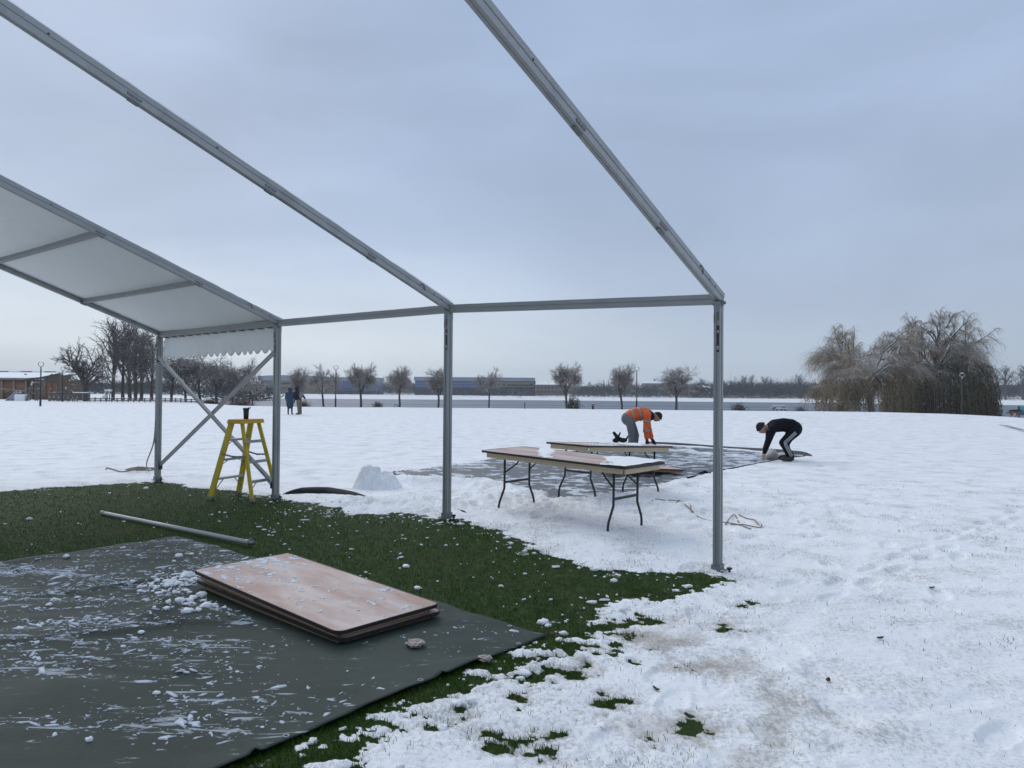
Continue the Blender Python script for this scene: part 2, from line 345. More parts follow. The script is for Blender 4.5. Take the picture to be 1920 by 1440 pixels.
def cover(x, y):
    """-> snow 0..1, dirt, thickness"""
    x = np.asarray(x, float); y = np.asarray(y, float)
    r = np.hypot(x, y); near = (r < 23)
    s = np.ones(x.shape); dirt = np.zeros(x.shape); th = np.full(x.shape, .035)
    if near.any():
        X, Y = x[near], y[near]
        d = sdf(GRASS, X, Y)
        n = fbm(X, Y, 2.2, 5, 1, .6)
        patch = np.exp(-((X-.7)**2/1.7+(Y-3.7)**2/2.2))
        n_f = fbm(X, Y, 7., 4, 9, .65)
        rag = np.exp(-((X-.55)**2/1.9+(Y-3.7)**2/1.8))*ss(-.3, .1, d); n_h = fbm(X*1.0, Y*1.25, 11., 4, 15, .72)
        dd = d+n*.24+n_f*(.09+.12*patch)+rag*(.36*fbm(X, Y, 2.8, 3, 16, .6)+.72*n_h-.12)*np.clip(1.35-d*.55, .35, 1)+.13*n_h
        for (bx, by), br in BARE:
            q = np.hypot((X-bx), (Y-by)*1.0)
            dd = np.minimum(dd, (q-br*.02)+n*.26*br/.15*.5+n_f*.16+n_h*.14)
        sn = ss(-.05, .11, dd)
        # thin snow dust inside the grass close to the edge
        dust = .46*ss(-.7, -.05, d+n*.35)*ss(.0, .45, n_f+.5*n_h)
        sn = np.maximum(sn, np.where(d < 0, dust, 0))
        shd = sdf(SHEET, X, Y); sn_s = ss(-.02, .06, shd+n_f*.03)
        tp = sdf(TARP, X, Y)
        far_thin = (.16*ss(.1, .6, fbm(X, Y, 3., 4, 60, .6))+.20*ss(.25, .7, fbm(X*.8, Y*1.4, 8., 4, 62, .7)))*(.35+.65*ss(2.6, 0, d))*ss(14, 6, np.hypot(X, Y))
        thick = .035*(.6+.4*fbm(X, Y, 1.1, 3, 33))*ss(0, .35, dd)+.012*np.abs(n_f)*ss(0, .1, dd)
        rough = np.exp(-((X-.2)/2.6)**2-((Y-9.0)/1.0)**2)
        bil = 1-np.abs(fbm(X, Y, 5., 4, 77, .6))*1.6
        bil2 = fbm(X, Y, 14., 3, 78, .6)
        thick = thick+.007*fbm(X, Y, 9., 3, 66)*ss(0, .2, dd)*(r[near] < 12)+rough*.042*np.clip(bil, 0, 1)*ss(.0, .3, dd)+rough*.022*bil2*ss(0, .2, dd)
        for pts, rr, hh in RIDGES:
            q = seglist_d(pts, X, Y)+fbm(X, Y, 2.5, 3, 14)*.12
            e = np.exp(-(np.maximum(q, 0)/rr)**2.4)
            thick = thick+hh*e*(.45+.75*np.clip(bil, -.5, 1)+.25*bil2)
            sn = np.maximum(sn, ss(.25, .5, e))
            sn_s = np.maximum(sn_s, ss(.25, .5, e))
        for fx, fy, an in FOOT:
            u = (X-fx)*math.cos(an)+(Y-fy)*math.sin(an); v = -(X-fx)*math.sin(an)+(Y-fy)*math.cos(an)
            q = (u/.055)**2+(v/.15)**2
            m_ = q < 4
            if m_.any():
                k_ = np.zeros_like(q); k_[m_] = np.exp(-q[m_]**2*.8); sn = sn-.24*k_*np.clip(.5+n_f, 0, 1); thick = thick-.030*k_*(thick > .01)+.006*np.exp(-((q-1.9)**2)*2)*m_
        dirt_n = ss(.0, .7, fbm(X, Y, 2.6, 4, 21))*np.exp(-((X-.7)**2/2.2+(Y-3.6)**2/2.2))*1.1
        dirt_n = dirt_n+.30*np.exp(-((X-.9)/1.3)**2-((Y-7.7)/.8)**2)*ss(-.3, .6, fbm(X, Y, 4, 3, 22))
        dirt_n = dirt_n+.9*np.exp(-(dd/.12)**2)*patch
        sn = sn*ss(-.01, .03, tp); thick = thick*ss(0, .08, tp)
        ins = shd < .25
        sn = np.where(ins, np.minimum(sn, np.maximum(sn_s, ss(-.02, .06, shd+n_f*.03))), sn)
        thick = thick*np.where(shd < 0, sn_s*1., 1.)
        s[near] = sn-far_thin*(d > 0); dirt[near] = dirt_n; th[near] = np.maximum(thick, 0)
    if near.any():
        X, Y = x[near], y[near]; t2 = th[near]; s2 = s[near]; ds = sdf(GRASS, X, Y)
        for (cx_, cy_, rad) in ((-6.5, 11.5, 10.2), (-6.5, 11.5, 10.75), (-2, 13.5, 10.9)):
            q = np.abs(np.hypot(X-cx_, Y-cy_)-rad+.05*fbm(X, Y, .8, 2, 17)); on = (ds > .5)*(X > .6)*ss(.3, 1.2, X)
            t2 = t2-on*.007*np.exp(-(q/.075)**2)*(.5+vn(X*2, Y*2, 8))+on*.003*np.exp(-((q-.13)/.05)**2)
        tr = ss(.15, .6, fbm(X, Y, 1.3, 3, 18))*ss(.3, 1.4, ds)*ss(12, 5, np.hypot(X, Y)); t2 = t2-.012*tr+tr*.010*fbm(X, Y, 10, 3, 19, .7)
        th[near] = np.maximum(t2, .0); s[near] = s2-.07*tr*ss(0, .5, fbm(X, Y, 12, 3, 20))
    th = th+.012*fbm(x, y, 1.6, 4, 91)*(s > .5)
    # open-field relief
    th = th+(.01*fbm(x, y, .5, 3, 92)+.05*fbm(x, y, .09, 2, 93)*ss(15, 40, r))*(r > 3)*(s > .5)
    s = np.where(s > .5, s-.10*ss(.25, .7, fbm(x, y, 4.5, 3, 61)), s)
    return s, dirt, th
def hsurf(x, y):
    a = np.array([x]); b = np.array([y]); s, d, t = cover(a, b); return float((base_h(a, b)+t)[0])

# ------------------------------------------------------------------ ground sheet (polar grid, finest underfoot)
def build_ground():
    fine = np.radians(np.arange(-41, 41.01, .15)); coarse = np.radians(np.arange(44, 317, 4.))
    A = np.concatenate([fine, coarse]); r = [1.0]
    while r[-1] < 34: r.append(r[-1]*1.0052)
    while r[-1] < 140: r.append(r[-1]*1.012)
    while r[-1] < 1150: r.append(r[-1]*1.03)
    r = np.array([.02]+r)
    RR, AA = np.meshgrid(r, A, indexing='ij'); X = RR*np.sin(AA); Y = RR*np.cos(AA)
    x, y = X.ravel(), Y.ravel()
    s, d, t = cover(x, y); z = base_h(x, y)+t
    V = np.stack([x, y, z], 1); nr, na = RR.shape
    i = np.arange(nr-1)[:, None]; j = np.arange(na)[None, :]; j2 = (j+1) % na
    F = np.stack(np.broadcast_arrays(i*na+j, i*na+j2, (i+1)*na+j2, (i+1)*na+j), -1).reshape(-1, 4)[:, ::-1]
    me = npmesh('snow_ground', V, F, GROUND, True, {'snow': s, 'dirt': d})
    o = link('snow_ground', me); tag(o, 'open park field under trampled snow with bare turf patch', None, None, 'structure')
build_ground()

# lake
WAT = mat('lake_water', (.105, .135, .175), .55, .12, .02, 0, spec=.25, coord='Object', stretch=(.4, 4, 1), col2=(.17, .20, .245), c2=(.5, .56))
mb = MB(); ring = [(-260, 60), (520, 60), (520, 470), (-260, 470)]
mb.prism(ring, -1.4, -1.2); o = mb.build('lake_water', WAT); tag(o, 'grey lake beyond the field edge', None, None, 'structure')
mb = MB()
for (a, b, y0, wd) in [(-60, 120, 205, 1.6), (-40, 75, 160, .8), (30, 140, 250, 1.5), (60, 130, 140, .6), (-90, 10, 290, 2.)]:
    n = 24; top = []; bot = []
    for i in range(n+1):
        x = a+(b-a)*i/n; yy = y0+3*math.sin(i*.7)+R_.uniform(-.5, .5); ww = wd*(.3+R_.random())*math.sin(math.pi*(i+.3)/(n+.6))
        top.append((x, yy+ww)); bot.append((x, yy-ww))
    mb.prism(top[::-1]+bot, -1.2+.004, -1.2+.02)
ice = mb.build('lake_ice', mat('lake_ice', (.36, .40, .46), .6, .1, .05)); tag(ice, 'thin pale streaks of ice lying on the lake', None, None, 'structure')

# ------------------------------------------------------------------ marquee
SL = math.tan(math.radians(19)); HALF = 4.5
def snow_strip(p0, p1, w, hmax, name, parent, seed):
    """uneven line of snow lying along the top of a bar"""
    p0 = Vector(p0); p1 = Vector(p1); L = (p1-p0).length; n = int(L/.05); a = (p1-p0).normalized(); sd_ = a.cross(Vector((0, 0, 1))).normalized()
    V = []; F = []
    up = sd_.cross(a).normalized()
    for i in range(n+1):
        t = i/n; q = float(fbm(np.array([t*L]), np.array([seed*3.1]), 1.5, 3, 3)[0]); q2 = float(fbm(np.array([t*L]), np.array([seed*1.1]), 9, 2, 5)[0])
        h = max(.001, hmax*(.55+.9*q+.45*q2)); c = p0+a*(L*t)
        for u, v in ((-.5, 0), (-.36, .75), (0, 1), (.36, .75), (.5, 0)): V.append(c+sd_*(u*w*(.85+.2*q2))+up*(v*h+.001))
    for i in range(n):
        for j in range(4): k = i*5+j; F.append((k, k+1, k+6, k+5))
        k = i*5; F.append((k+4, k, k+5, k+9))
    F += [(0, 4, 3, 2, 1), tuple(range(n*5, n*5+5))]
    mb = MB(); mb.add(V, F); return mb.build(name, SNOW, parent, True)
def build_marquee():
    m = thing('marquee_frame', 'half built white marquee with bare aluminium frame and one roofed bay', 'marquee')
    rise = lambda s: (s if s <= HALF else 2*HALF-s)*SL
    for k in range(4):
        for side in (0, 1):
            s0 = 0 if side == 0 else 2*HALF
            g = GZ[k] if side == 0 else 0.0
            b = FP(k, s0, g-.02); t = FP(k, s0, TZ[k]-.05)
            up = Vector((NU[0], NU[1], 0))
            mb = MB(); mb.beam(b+Vector((0, 0, .02)), t, .052, .084, up, .006)
            post = mb.build('post', ALU, m, bevel=0)
            # sleeve foot: slightly wider telescoping lower half
            mb = MB(); mb.beam(b, b+(t-b)*.46, .059, .070, up, .006); mb.build('leg_sleeve', ALU, post)
            mb = MB(); mb.box(b+Vector((0, 0, .025)), (.13, .13, .010), Matrix.Rotation(ANG, 3, 'Z'))
            mb.box(b+Vector((0, 0, .05)), (.075, .10, .05), Matrix.Rotation(ANG, 3, 'Z')); mb.build('base_plate', STEEL, m)
            if side: continue
            for j, (du, dn) in enumerate(((.10, .04),)):
                p = b+Vector((EU[0]*du+NU[0]*dn*0, EU[1]*du, 0)); mb = MB()
                mb.tube([p+Vector((0, 0, -.1)), p+Vector((.0, 0, .05))], .010, 8); mb.tube([p+Vector((0, 0, .046)), p+Vector((0, 0, .060))], .022, 8)
                mb.build('ground_stake', BLACK, m, True)
            # cut-outs and label strip near the head
            c = FP(k, .0430, TZ[k]-.05)
            for (z0, z1, wd, nm) in ((-.16, -.09, .007, 'slot'), (-.42, -.20, .020, 'label_strip')):
                mb = MB(); mb.box(c+Vector((EU[0]*.012, EU[1]*.012, (z0+z1)/2)), (wd, .004, z1-z0), Matrix.Rotation(ANG, 3, 'Z')); mb.build(nm, BLACK, post)
            mb = MB(); mb.box(c+Vector((EU[0]*.012+NU[0]*.003, EU[1]*.012+NU[1]*.003, -.25)), (.016, .004, .02), Matrix.Rotation(ANG, 3, 'Z')); mb.build('label_print', ALU2, post); mb = MB()
            mb.box(c+Vector((EU[0]*.012+NU[0]*.003, EU[1]*.012+NU[1]*.003, -.385)), (.016, .004, .03), Matrix.Rotation(ANG, 3, 'Z')); mb.build('label_print', ALU2, post)
            mb = MB(); mb.box(c+Vector((-EU[0]*.022, -EU[1]*.022, -.14)), (.007, .003, .07), Matrix.Rotation(ANG, 3, 'Z')); mb.build('slot', BLACK, post)
            # head bracket
            q = FP(k, .0, TZ[k]-.06); mb = MB(); mb.tube([q-Vector((EU[0], EU[1], 0))*.04, q+Vector((EU[0], EU[1], 0))*.04], .028, 10)
            mb.box(q+Vector((0, 0, -.04)), (.05, .09, .09), Matrix.Rotation(ANG, 3, 'Z')); mb.build('head_bracket', STEEL, m)
            for sg in (-1, 1):
                mb = MB(); mb.tube([q+Vector((EU[0], EU[1], 0))*.041*sg, q+Vector((EU[0], EU[1], 0))*.060*sg], .013, 8); mb.build('bolt', STEEL, m)
        for side in (0, 1):
            s0, s1 = (-.06, HALF) if side == 0 else (2*HALF+.06, HALF)
            z0 = TZ[k]+rise(s0) if side == 0 else TZ[k]-.06*SL
            a = FP(k, s0, TZ[k]-.06*SL); b = FP(k, s1, TZ[k]+HALF*SL)
            mb = MB(); mb.beam(a, b, .052, .092, (0, 0, 1), .006); rf = mb.build('rafter', ALU2, m)
            for q in (1.13, 2.26, 3.39):
                s = q if side == 0 else 2*HALF-q
                c = FP(k, s, TZ[k]+q*SL); up = Vector((NU[0]*(1 if side == 0 else -1), NU[1]*(1 if side == 0 else -1), SL)).normalized()
                ee = Vector((EU[0], EU[1], 0))
                mb = MB(); mb.beam(c-up*.04+Vector((0, 0, -.053)), c+up*.04+Vector((0, 0, -.053)), .035, .012); mb.build('purlin_cleat', STEEL, rf)
                mb = MB()
                for u in (-.045, -.015, .02, .05):
                    mb.tube([c+up*u+ee*.024+Vector((0, 0, -.020)), c+up*u+ee*.036+Vector((0, 0, -.026))], .007, 6)
                mb.box(c+ee*.030+Vector((0, 0, -.026)), (.005, .10, .016), Matrix.Rotation(ANG, 3, 'Z') @ Matrix.Rotation(-math.atan(SL)*(1 if side == 0 else -1), 3, 'X'))
                mb.build('purlin_bracket', STEEL, rf)
            for q in (.14, .26, 2.75, 3.95):
                s = q if side == 0 else 2*HALF-q; c = FP(k, s, TZ[k]+q*SL+.014); ee = Vector((EU[0], EU[1], 0))
                mb = MB(); mb.tube([c+ee*.0225, c+ee*.0280], .0075, 8); mb.build('bolt_hole', BLACK, rf)
            if side == 0:
                c = FP(k, .42, TZ[k]+.42*SL+.01)+Vector((EU[0], EU[1], 0))*.031; n2 = Vector((NU[0], NU[1], 0))
                mb = MB(); mb.tube([c+n2*.05+Vector((0, 0, .02)), c+n2*.02+Vector((0, 0, .035)), c-n2*.01+Vector((0, 0, .01)), c-n2*.012+Vector((0, 0, -.03))], .006, 6); mb.build('strap_hook', STEEL, rf, True)
            if k < 3:
                upz = Vector((0, 0, .0505))
                snow_strip(a+upz, b+upz, .048, .020, 'snow_line', rf, k*7+side)
    # eave beams
    for k in range(3):
        for s0 in (0, 2*HALF):
            dz = -.028
            a = FP(k, s0, TZ[k]+dz)+Vector((EU[0], EU[1], 0))*.035; b = FP(k+1, s0, TZ[k+1]+dz)-Vector((EU[0], EU[1], 0))*.035
            mb = MB(); mb.beam(a, b, .05, .084, (0, 0, 1), .007); eb = mb.build('eave_beam', ALU, m)
            if k and s0 == 0: snow_strip(a+Vector((0, 0, .043)), b+Vector((0, 0, .043)), .044, .009, 'snow_line', eb, 31+k)
    # purlins of the roofed bay and ridge
    for q in (1.13, 2.26, 3.39, 4.5, 5.61, 6.74, 7.87):
        a = FP(0, q, TZ[0]+rise(q)-.012)+Vector((EU[0], EU[1], 0))*.035; b = FP(1, q, TZ[1]+rise(q)-.012)-Vector((EU[0], EU[1], 0))*.035
        mb = MB(); mb.beam(a, b, .05, .062, (0, 0, 1), .006); mb.build('purlin', ALU, m)
    # roof skin, one sheet per slope, sagging a touch between purlins
    for side in (0, 1):
        V = []; F = []; ns, ne = 60, 14
        for i in range(ns+1):
            q = i/ns*HALF-.03; s = q if side == 0 else 2*HALF-q
            for j in range(ne+1):
                e = .034+(3-.068)*j/ne; tt = j/ne
                p = P0+EU*e+NU*s; z = TZ[0]*(1-tt)+TZ[1]*tt+q*SL+.03
                z -= .010*math.sin(math.pi*tt)*(1+.4*math.sin(q*5.5))+.008*math.sin(math.pi*((q/1.13) % 1))*math.sin(math.pi*tt)
                V.append((p[0], p[1], z))
        n1 = ne+1
        for i in range(ns):
            for j in range(ne): F.append((i*n1+j, i*n1+j+1, (i+1)*n1+j+1, (i+1)*n1+j))
        mb = MB(); mb.add(V, F); o = mb.build('roof_sheet', PVC, m, True)
        so_ = o.modifiers.new('t', 'SOLIDIFY'); so_.thickness = .004
        mb = MB(); mb.add([(x, y, z+.006) for x, y, z in V], F); sn = mb.build('snow_cover', SNOW, m, True); q = sn.modifiers.new('t', 'SOLIDIFY'); q.thickness = .02; q.offset = 1 if side == 0 else 1
    # scalloped valance hanging from the eave of the roofed bay
    V = []; F = []; n = 260; rows = 8
    for i in range(n+1):
        t = i/n; e = .085+(3-.15)*t; zt = TZ[0]*(1-t)+TZ[1]*t-.055
        sc = abs(math.sin(math.pi*t*17)); drop = .30+.06*sc
        for j in range(rows+1):
            v = j/rows; off = -.045+.014*math.sin(t*23+v*1.5)*v+.02*math.sin(t*6.3+1)*v
            p = P0+EU*e+NU*off; V.append((p[0], p[1], zt-drop*v))
    n1 = rows+1
    for i in range(n):
        for j in range(rows): F.append((i*n1+j, (i+1)*n1+j, (i+1)*n1+j+1, i*n1+j+1))
    mb = MB(); mb.add(V, F); o = mb.build('valance', mat('valance_pvc', (.80, .82, .81), .5, .04, 2, .15, 3), m, True); o.modifiers.new('t', 'SOLIDIFY').thickness = .003
    for t in np.linspace(.07, .95, 13):
        a = P0+EU*(3*t)+NU*(-.0); z = TZ[0]*(1-t)+TZ[1]*t-.081; mb = MB()
        mb.box((a[0], a[1], z), (.10, .05, .008), Matrix.Rotation(ANG, 3, 'Z')); mb.build('valance_clip', BLACK, m)
    # crossed wind braces
    for (za, zb, off) in ((1.94, .22, .028), (.27, 1.98, -.028)):
        a = FP(0, off, za)+Vector((EU[0], EU[1], 0))*.03; b = FP(1, off, zb)-Vector((EU[0], EU[1], 0))*.03
        mb = MB(); mb.beam(a, b, .042, .042, (NU[0], NU[1], 0), .004); br = mb.build('wind_brace', ALU2, m)
        for p in (a, b):
            mb = MB(); mb.box(p+Vector((0, 0, -.04)), (.03, .05, .07), Matrix.Rotation(ANG, 3, 'Z')); mb.build('brace_pin', BLACK, br)
build_marquee()

# ------------------------------------------------------------------ snow patches on flat tops (thin real relief)
def snow_patch(name, L, Wd, parent, loc, fn, mtl=SNOW, step=.018, matrix=None):
    nx, ny = int(L/step), int(Wd/step)
    X, Y = np.meshgrid(np.linspace(-L/2, L/2, nx), np.linspace(-Wd/2, Wd/2, ny), indexing='ij')
    H = fn(X, Y); keep = H > 0
    V = np.stack([X, Y, np.maximum(H, 0)], -1).reshape(-1, 3)
    i, j = np.meshgrid(np.arange(nx-1), np.arange(ny-1), indexing='ij')
    F = np.stack([i*ny+j, (i+1)*ny+j, (i+1)*ny+j+1, i*ny+j+1], -1).reshape(-1, 4)
    k = keep.ravel(); F = F[(k[F].sum(1) >= 2)]
    if not len(F): return
    V = V.copy(); o = link(name, npmesh(name, V, F, mtl), parent, 0, loc); return o

# ------------------------------------------------------------------ trestle tables
def trestle(label, pos, yaw, ry, L, htab, snowfn, bundle=None):
    t = thing('folding_table', label, 'table', pos, 0)
    t.rotation_euler = (.014, ry, yaw)
    Wd = .76
    mb = MB(); mb.prism(rrect(L-.012, Wd-.012, .05), -.018, 0); mb.build('tabletop', PLY, t)
    o_, i_ = rrect(L, Wd, .055), rrect(L-.012, Wd-.012, .05); n = len(o_); mb = MB()
    v = [(x, y, z) for z in (-.021, .002) for x, y in o_]+[(x, y, z) for z in (-.021, .002) for x, y in i_]
    f = []
    for a in range(n):
        b = (a+1) % n; f += [(a, b, n+b, n+a), (n+a, n+b, 3*n+b, 3*n+a), (2*n+b, 2*n+a, 3*n+a, 3*n+b), (a, 2*n+a, 2*n+b, b)]
    mb.add(v, f); mb.build('edge_trim', EDGE, t)
    for (cx, cy, sx, sy) in ((0, -Wd/2+.055, L-.14, .022), (0, Wd/2-.055, L-.14, .022), (-L/2+.055, 0, .022, Wd-.14), (L/2-.055, 0, .022, Wd-.14)):
        mb = MB(); mb.box((cx, cy, -.05), (sx, sy, .058)); mb.build('apron_rail', PINE, t, bevel=.003)
    for e in (-1, 1):
        x = e*(L/2-.25); H = htab
        for s in (-1, 1):
            y = s*.215; pts = [(x, y, -.02), (x, y, -.30), (x, y, -.43), (x, y+s*.02, -.47), (x, y+s*.05, -.53), (x, y+s*.075, -.58), (x, y+s*.088, -.63), (x, y+s*.09, -H)]
            mb = MB(); mb.tube(pts, .0135, 10); leg = mb.build('leg', BLACK, t, True)
            mb = MB(); mb.tube([(x, y+s*.09, -H-.004), (x, y+s*.09, -H+.025)], .017, 10); mb.build('rubber_foot', EDGE, leg, True)
            mb = MB(); mb.tube([(x, y*1.0, -.25), (x-e*.16, y*.82, -.13), (x-e*.22, y*.75, -.03)], .0095, 8); mb.build('leg_strut', BLACK, t, True)
        mb = MB(); mb.beam((x, -.205, -.36), (x, .205, -.36), .02, .025); mb.build('crossbar', BLACK, t)
        mb = MB(); mb.tube([(x, -.215, -.03), (x, .215, -.03)], .012, 8); mb.build('crossbar', BLACK, t, True)
    snow_patch('table_snow', L-.02, Wd-.02, t, (0, 0, .0), snowfn)
    return t
def snA(X, Y):
    n = fbm(X, Y, 3., 5, 50, .6)+.25*fbm(X, Y, 20, 2, 51)
    m = ss(.2, .95, X+.55*Y)*1.6-.75+.9*np.exp(-((X+.35+Y*.8)/.16)**2)
    return np.where(m+n*.75 > 0, .002+.014*np.clip(m+n*.75, 0, 1.1)+.004*np.abs(fbm(X, Y, 30, 2, 52)), -.001)
def snB(X, Y):
    n = fbm(X, Y, 3., 5, 55, .6)+.35*fbm(X, Y, 18, 2, 56)
    return np.where(n-.35+.6*np.exp(-((X-.5)/.3)**2-((Y-.2)/.2)**2) > 0, .004+.004*np.abs(fbm(X, Y, 30, 2, 57)), -.001)
def snS(X, Y):
    n = .45*fbm(X*.6, Y, 14., 4, 58, .7)+.75*fbm(X*.7, Y, 40, 2, 59)
    return np.where(n-.47+.3*ss(-.3, -.85, X)+.1*fbm(X, Y, 2, 2, 4) > 0, .0025+.003*np.abs(fbm(X, Y, 50, 2, 57)), -.0008)
tA = trestle('open trestle table nearest the middle post, half its pale top under slushy snow', (.632, 8.202, .728), -.757, .026, 2.04, .765, snA)
tB = trestle('farther open trestle table carrying a black glove bundle, orange worker behind it', (1.382, 10.16, .731), .792, .047, 1.93, .74, snB)

# black gloves on table B
def at_table(t, x, y, z): return (Matrix.LocRotScale(t.location, t.rotation_euler, None) @ Vector((x, y, z)))
gp = W(1161, 824, 10.25)
gl = thing('work_gloves', 'crumpled pair of black work gloves lying on the farther trestle table', 'gloves', (gp[0], gp[1], .745), .4)
for (cx, a, flip) in ((-.05, .3, 1), (.06, -.5, -1)):
    mb = MB(); Rm = Matrix.Rotation(a, 3, 'Z')
    mb.ell((cx, 0, .035), (.062, .04, .034), 10, 7, Rm)
    gm = mb.build('palm', BLACKF, gl, True)
    for k in range(4):
        ang = a+(-.45+.3*k); d = Vector((math.cos(ang)*flip, math.sin(ang), 0)); mb = MB(); o_ = Vector((cx, 0, .04))
        lift = .1 if (k == 2 and flip == 1) else .02*k
        mb.tube([o_+d*.04, o_+d*.075+Vector((0, 0, .015+lift*.5)), o_+d*.105+Vector((0, 0, lift))], [.014, .013, .010], 7); mb.build('finger', BLACKF, gl, True)
    mb = MB(); mb.tube([(cx, -.02, .04), (cx-.03*flip, -.05, .06), (cx-.05*flip, -.06, .10)], [.015, .014, .011], 7); mb.build('thumb', BLACKF, gl, True)
mb = MB(); mb.tube([(-.02, .0, .05), (-.045, .01, .10), (-.09, .0, .145)], [.026, .024, .02], 8); mb.build('cuff', BLACKF, gl, True)

# stack of two folded tables on the tarpaulin
def folded(label, pos, yaw, L, seed, sn=False, rx=.005, ry=.0, pine=PINED):
    t = thing('folded_table', label, 'table', pos); t.rotation_euler = (rx, ry, yaw); Wd = .76
    mb = MB(); mb.prism(rrect(L-.012, Wd-.012, .05, 6), -.016, 0); mb.build('tabletop', PLY, t)
    o_, i_ = rrect(L, Wd, .055, 6), rrect(L-.012, Wd-.012, .05, 6); n = len(o_); mb = MB()
    v = [(x, y, z) for z in (-.019, .002) for x, y in o_]+[(x, y, z) for z in (-.019, .002) for x, y in i_]; f = []
    for a in range(n):
        b = (a+1) % n; f += [(a, b, n+b, n+a), (n+a, n+b, 3*n+b, 3*n+a), (2*n+b, 2*n+a, 3*n+a, 3*n+b), (a, 2*n+a, 2*n+b, b)]
    mb.add(v, f); mb.build('edge_trim', EDGE, t)
    for (cx, cy, sx, sy) in ((0, -Wd/2+.04, L-.14, .022), (0, Wd/2-.04, L-.14, .022), (-L/2+.055, 0, .022, Wd-.13), (L/2-.055, 0, .022, Wd-.13)):
        mb = MB(); mb.box((cx, cy, -.0365), (sx, sy, .036)); mb.build('apron_rail', pine, t, bevel=.002)
    for e in (-1, 1):
        for s in (-1, 1):
            mb = MB(); mb.tube([(e*(L/2-.12), s*.22, -.040), (e*.25, s*.22, -.043), (e*.1, s*.30, -.043)], .0115, 8); mb.build('leg', BLACK, t, True)
    if sn: snow_patch('table_snow', L-.03, Wd-.03, t, (0, 0, .0005), snS, SNOWD, .009)
    return t
folded('upper folded trestle table of the low stack on the tarpaulin, pinkish top dusted with ice', (-1.339, 4.925, .122), -.735, 1.76, 1, True, .005, .03)
folded('lower folded trestle table of the stack on the tarpaulin, only its edges showing', (-1.325, 4.935, .064), -.728, 1.75, 2, False, .0, .018)
p = G(1222, 897); folded('folded table with orange brown rails lying on the grey groundsheet behind trestle legs', (p[0]-.1, p[1]+.5, .14), .25, 1.4, 3, False, .0, .05, mat('pine_rail_orange', (.40, .17, .07), .6, .2, 3, .05, 40, stretch=(.6, 8, 8)))

# ------------------------------------------------------------------ tarpaulin under the stack
def tarp_height(u, v, x, y):
    edge = np.minimum(np.minimum(u, 4.32-u), v)
    h = .006+.030*np.clip(fbm(x*.7+y*.5, y*.9-x*.6, 1.1, 3, 70), -.3, 1)+.030*np.abs(fbm(x*.5+.3*y, y*1.6-.3*x, 1.7, 3, 71))**1.0*1.0-.004
    # creases: folded ridge lines
    for (a0, b0, c0, am, wd) in ((.35, 1., -5.6, .030, .026), (-.15, 1., -4.6, .020, .022), (.6, 1., -3.4, .022, .028), (-.5, 1., -6.7, .024, .022), (.12, 1., -3.55, .018, .02), (1.6, 1., -1.2, .022, .03)):
        q = a0*x+b0*y+c0+.22*fbm(x, y, .9, 3, 72); h = h+am*np.exp(-(q/wd)**2)*ss(-.3, .4, fbm(x, y, .8, 2, int(73+a0*10)))
    h = h+.045*np.exp(-((x+2.22)/.10)**2-((y-4.75+.8*(x+2.22))/.30)**2)
    # edge lifts and ripples
    h = h+.022*np.exp(-(edge/.10)**2)*(.5+.5*fbm(x, y, 1.6, 2, 90))
    # pressed flat beneath the stack
    ca, sa = math.cos(-.735), math.sin(-.735); lu = (x+1.34)*ca+(y-4.93)*sa; lv = -(x+1.34)*sa+(y-4.93)*ca
    inside = ss(.15, -.02, np.maximum(np.abs(lu)-.9, np.abs(lv)-.38))
    return np.maximum(h, .004)*(1-inside)+.004*inside
T0 = np.array([-3.16, 7.02]); TU = (np.array([.20, 4.35])-T0); TU /= np.linalg.norm(TU); TV = np.array([TU[1], -TU[0]])
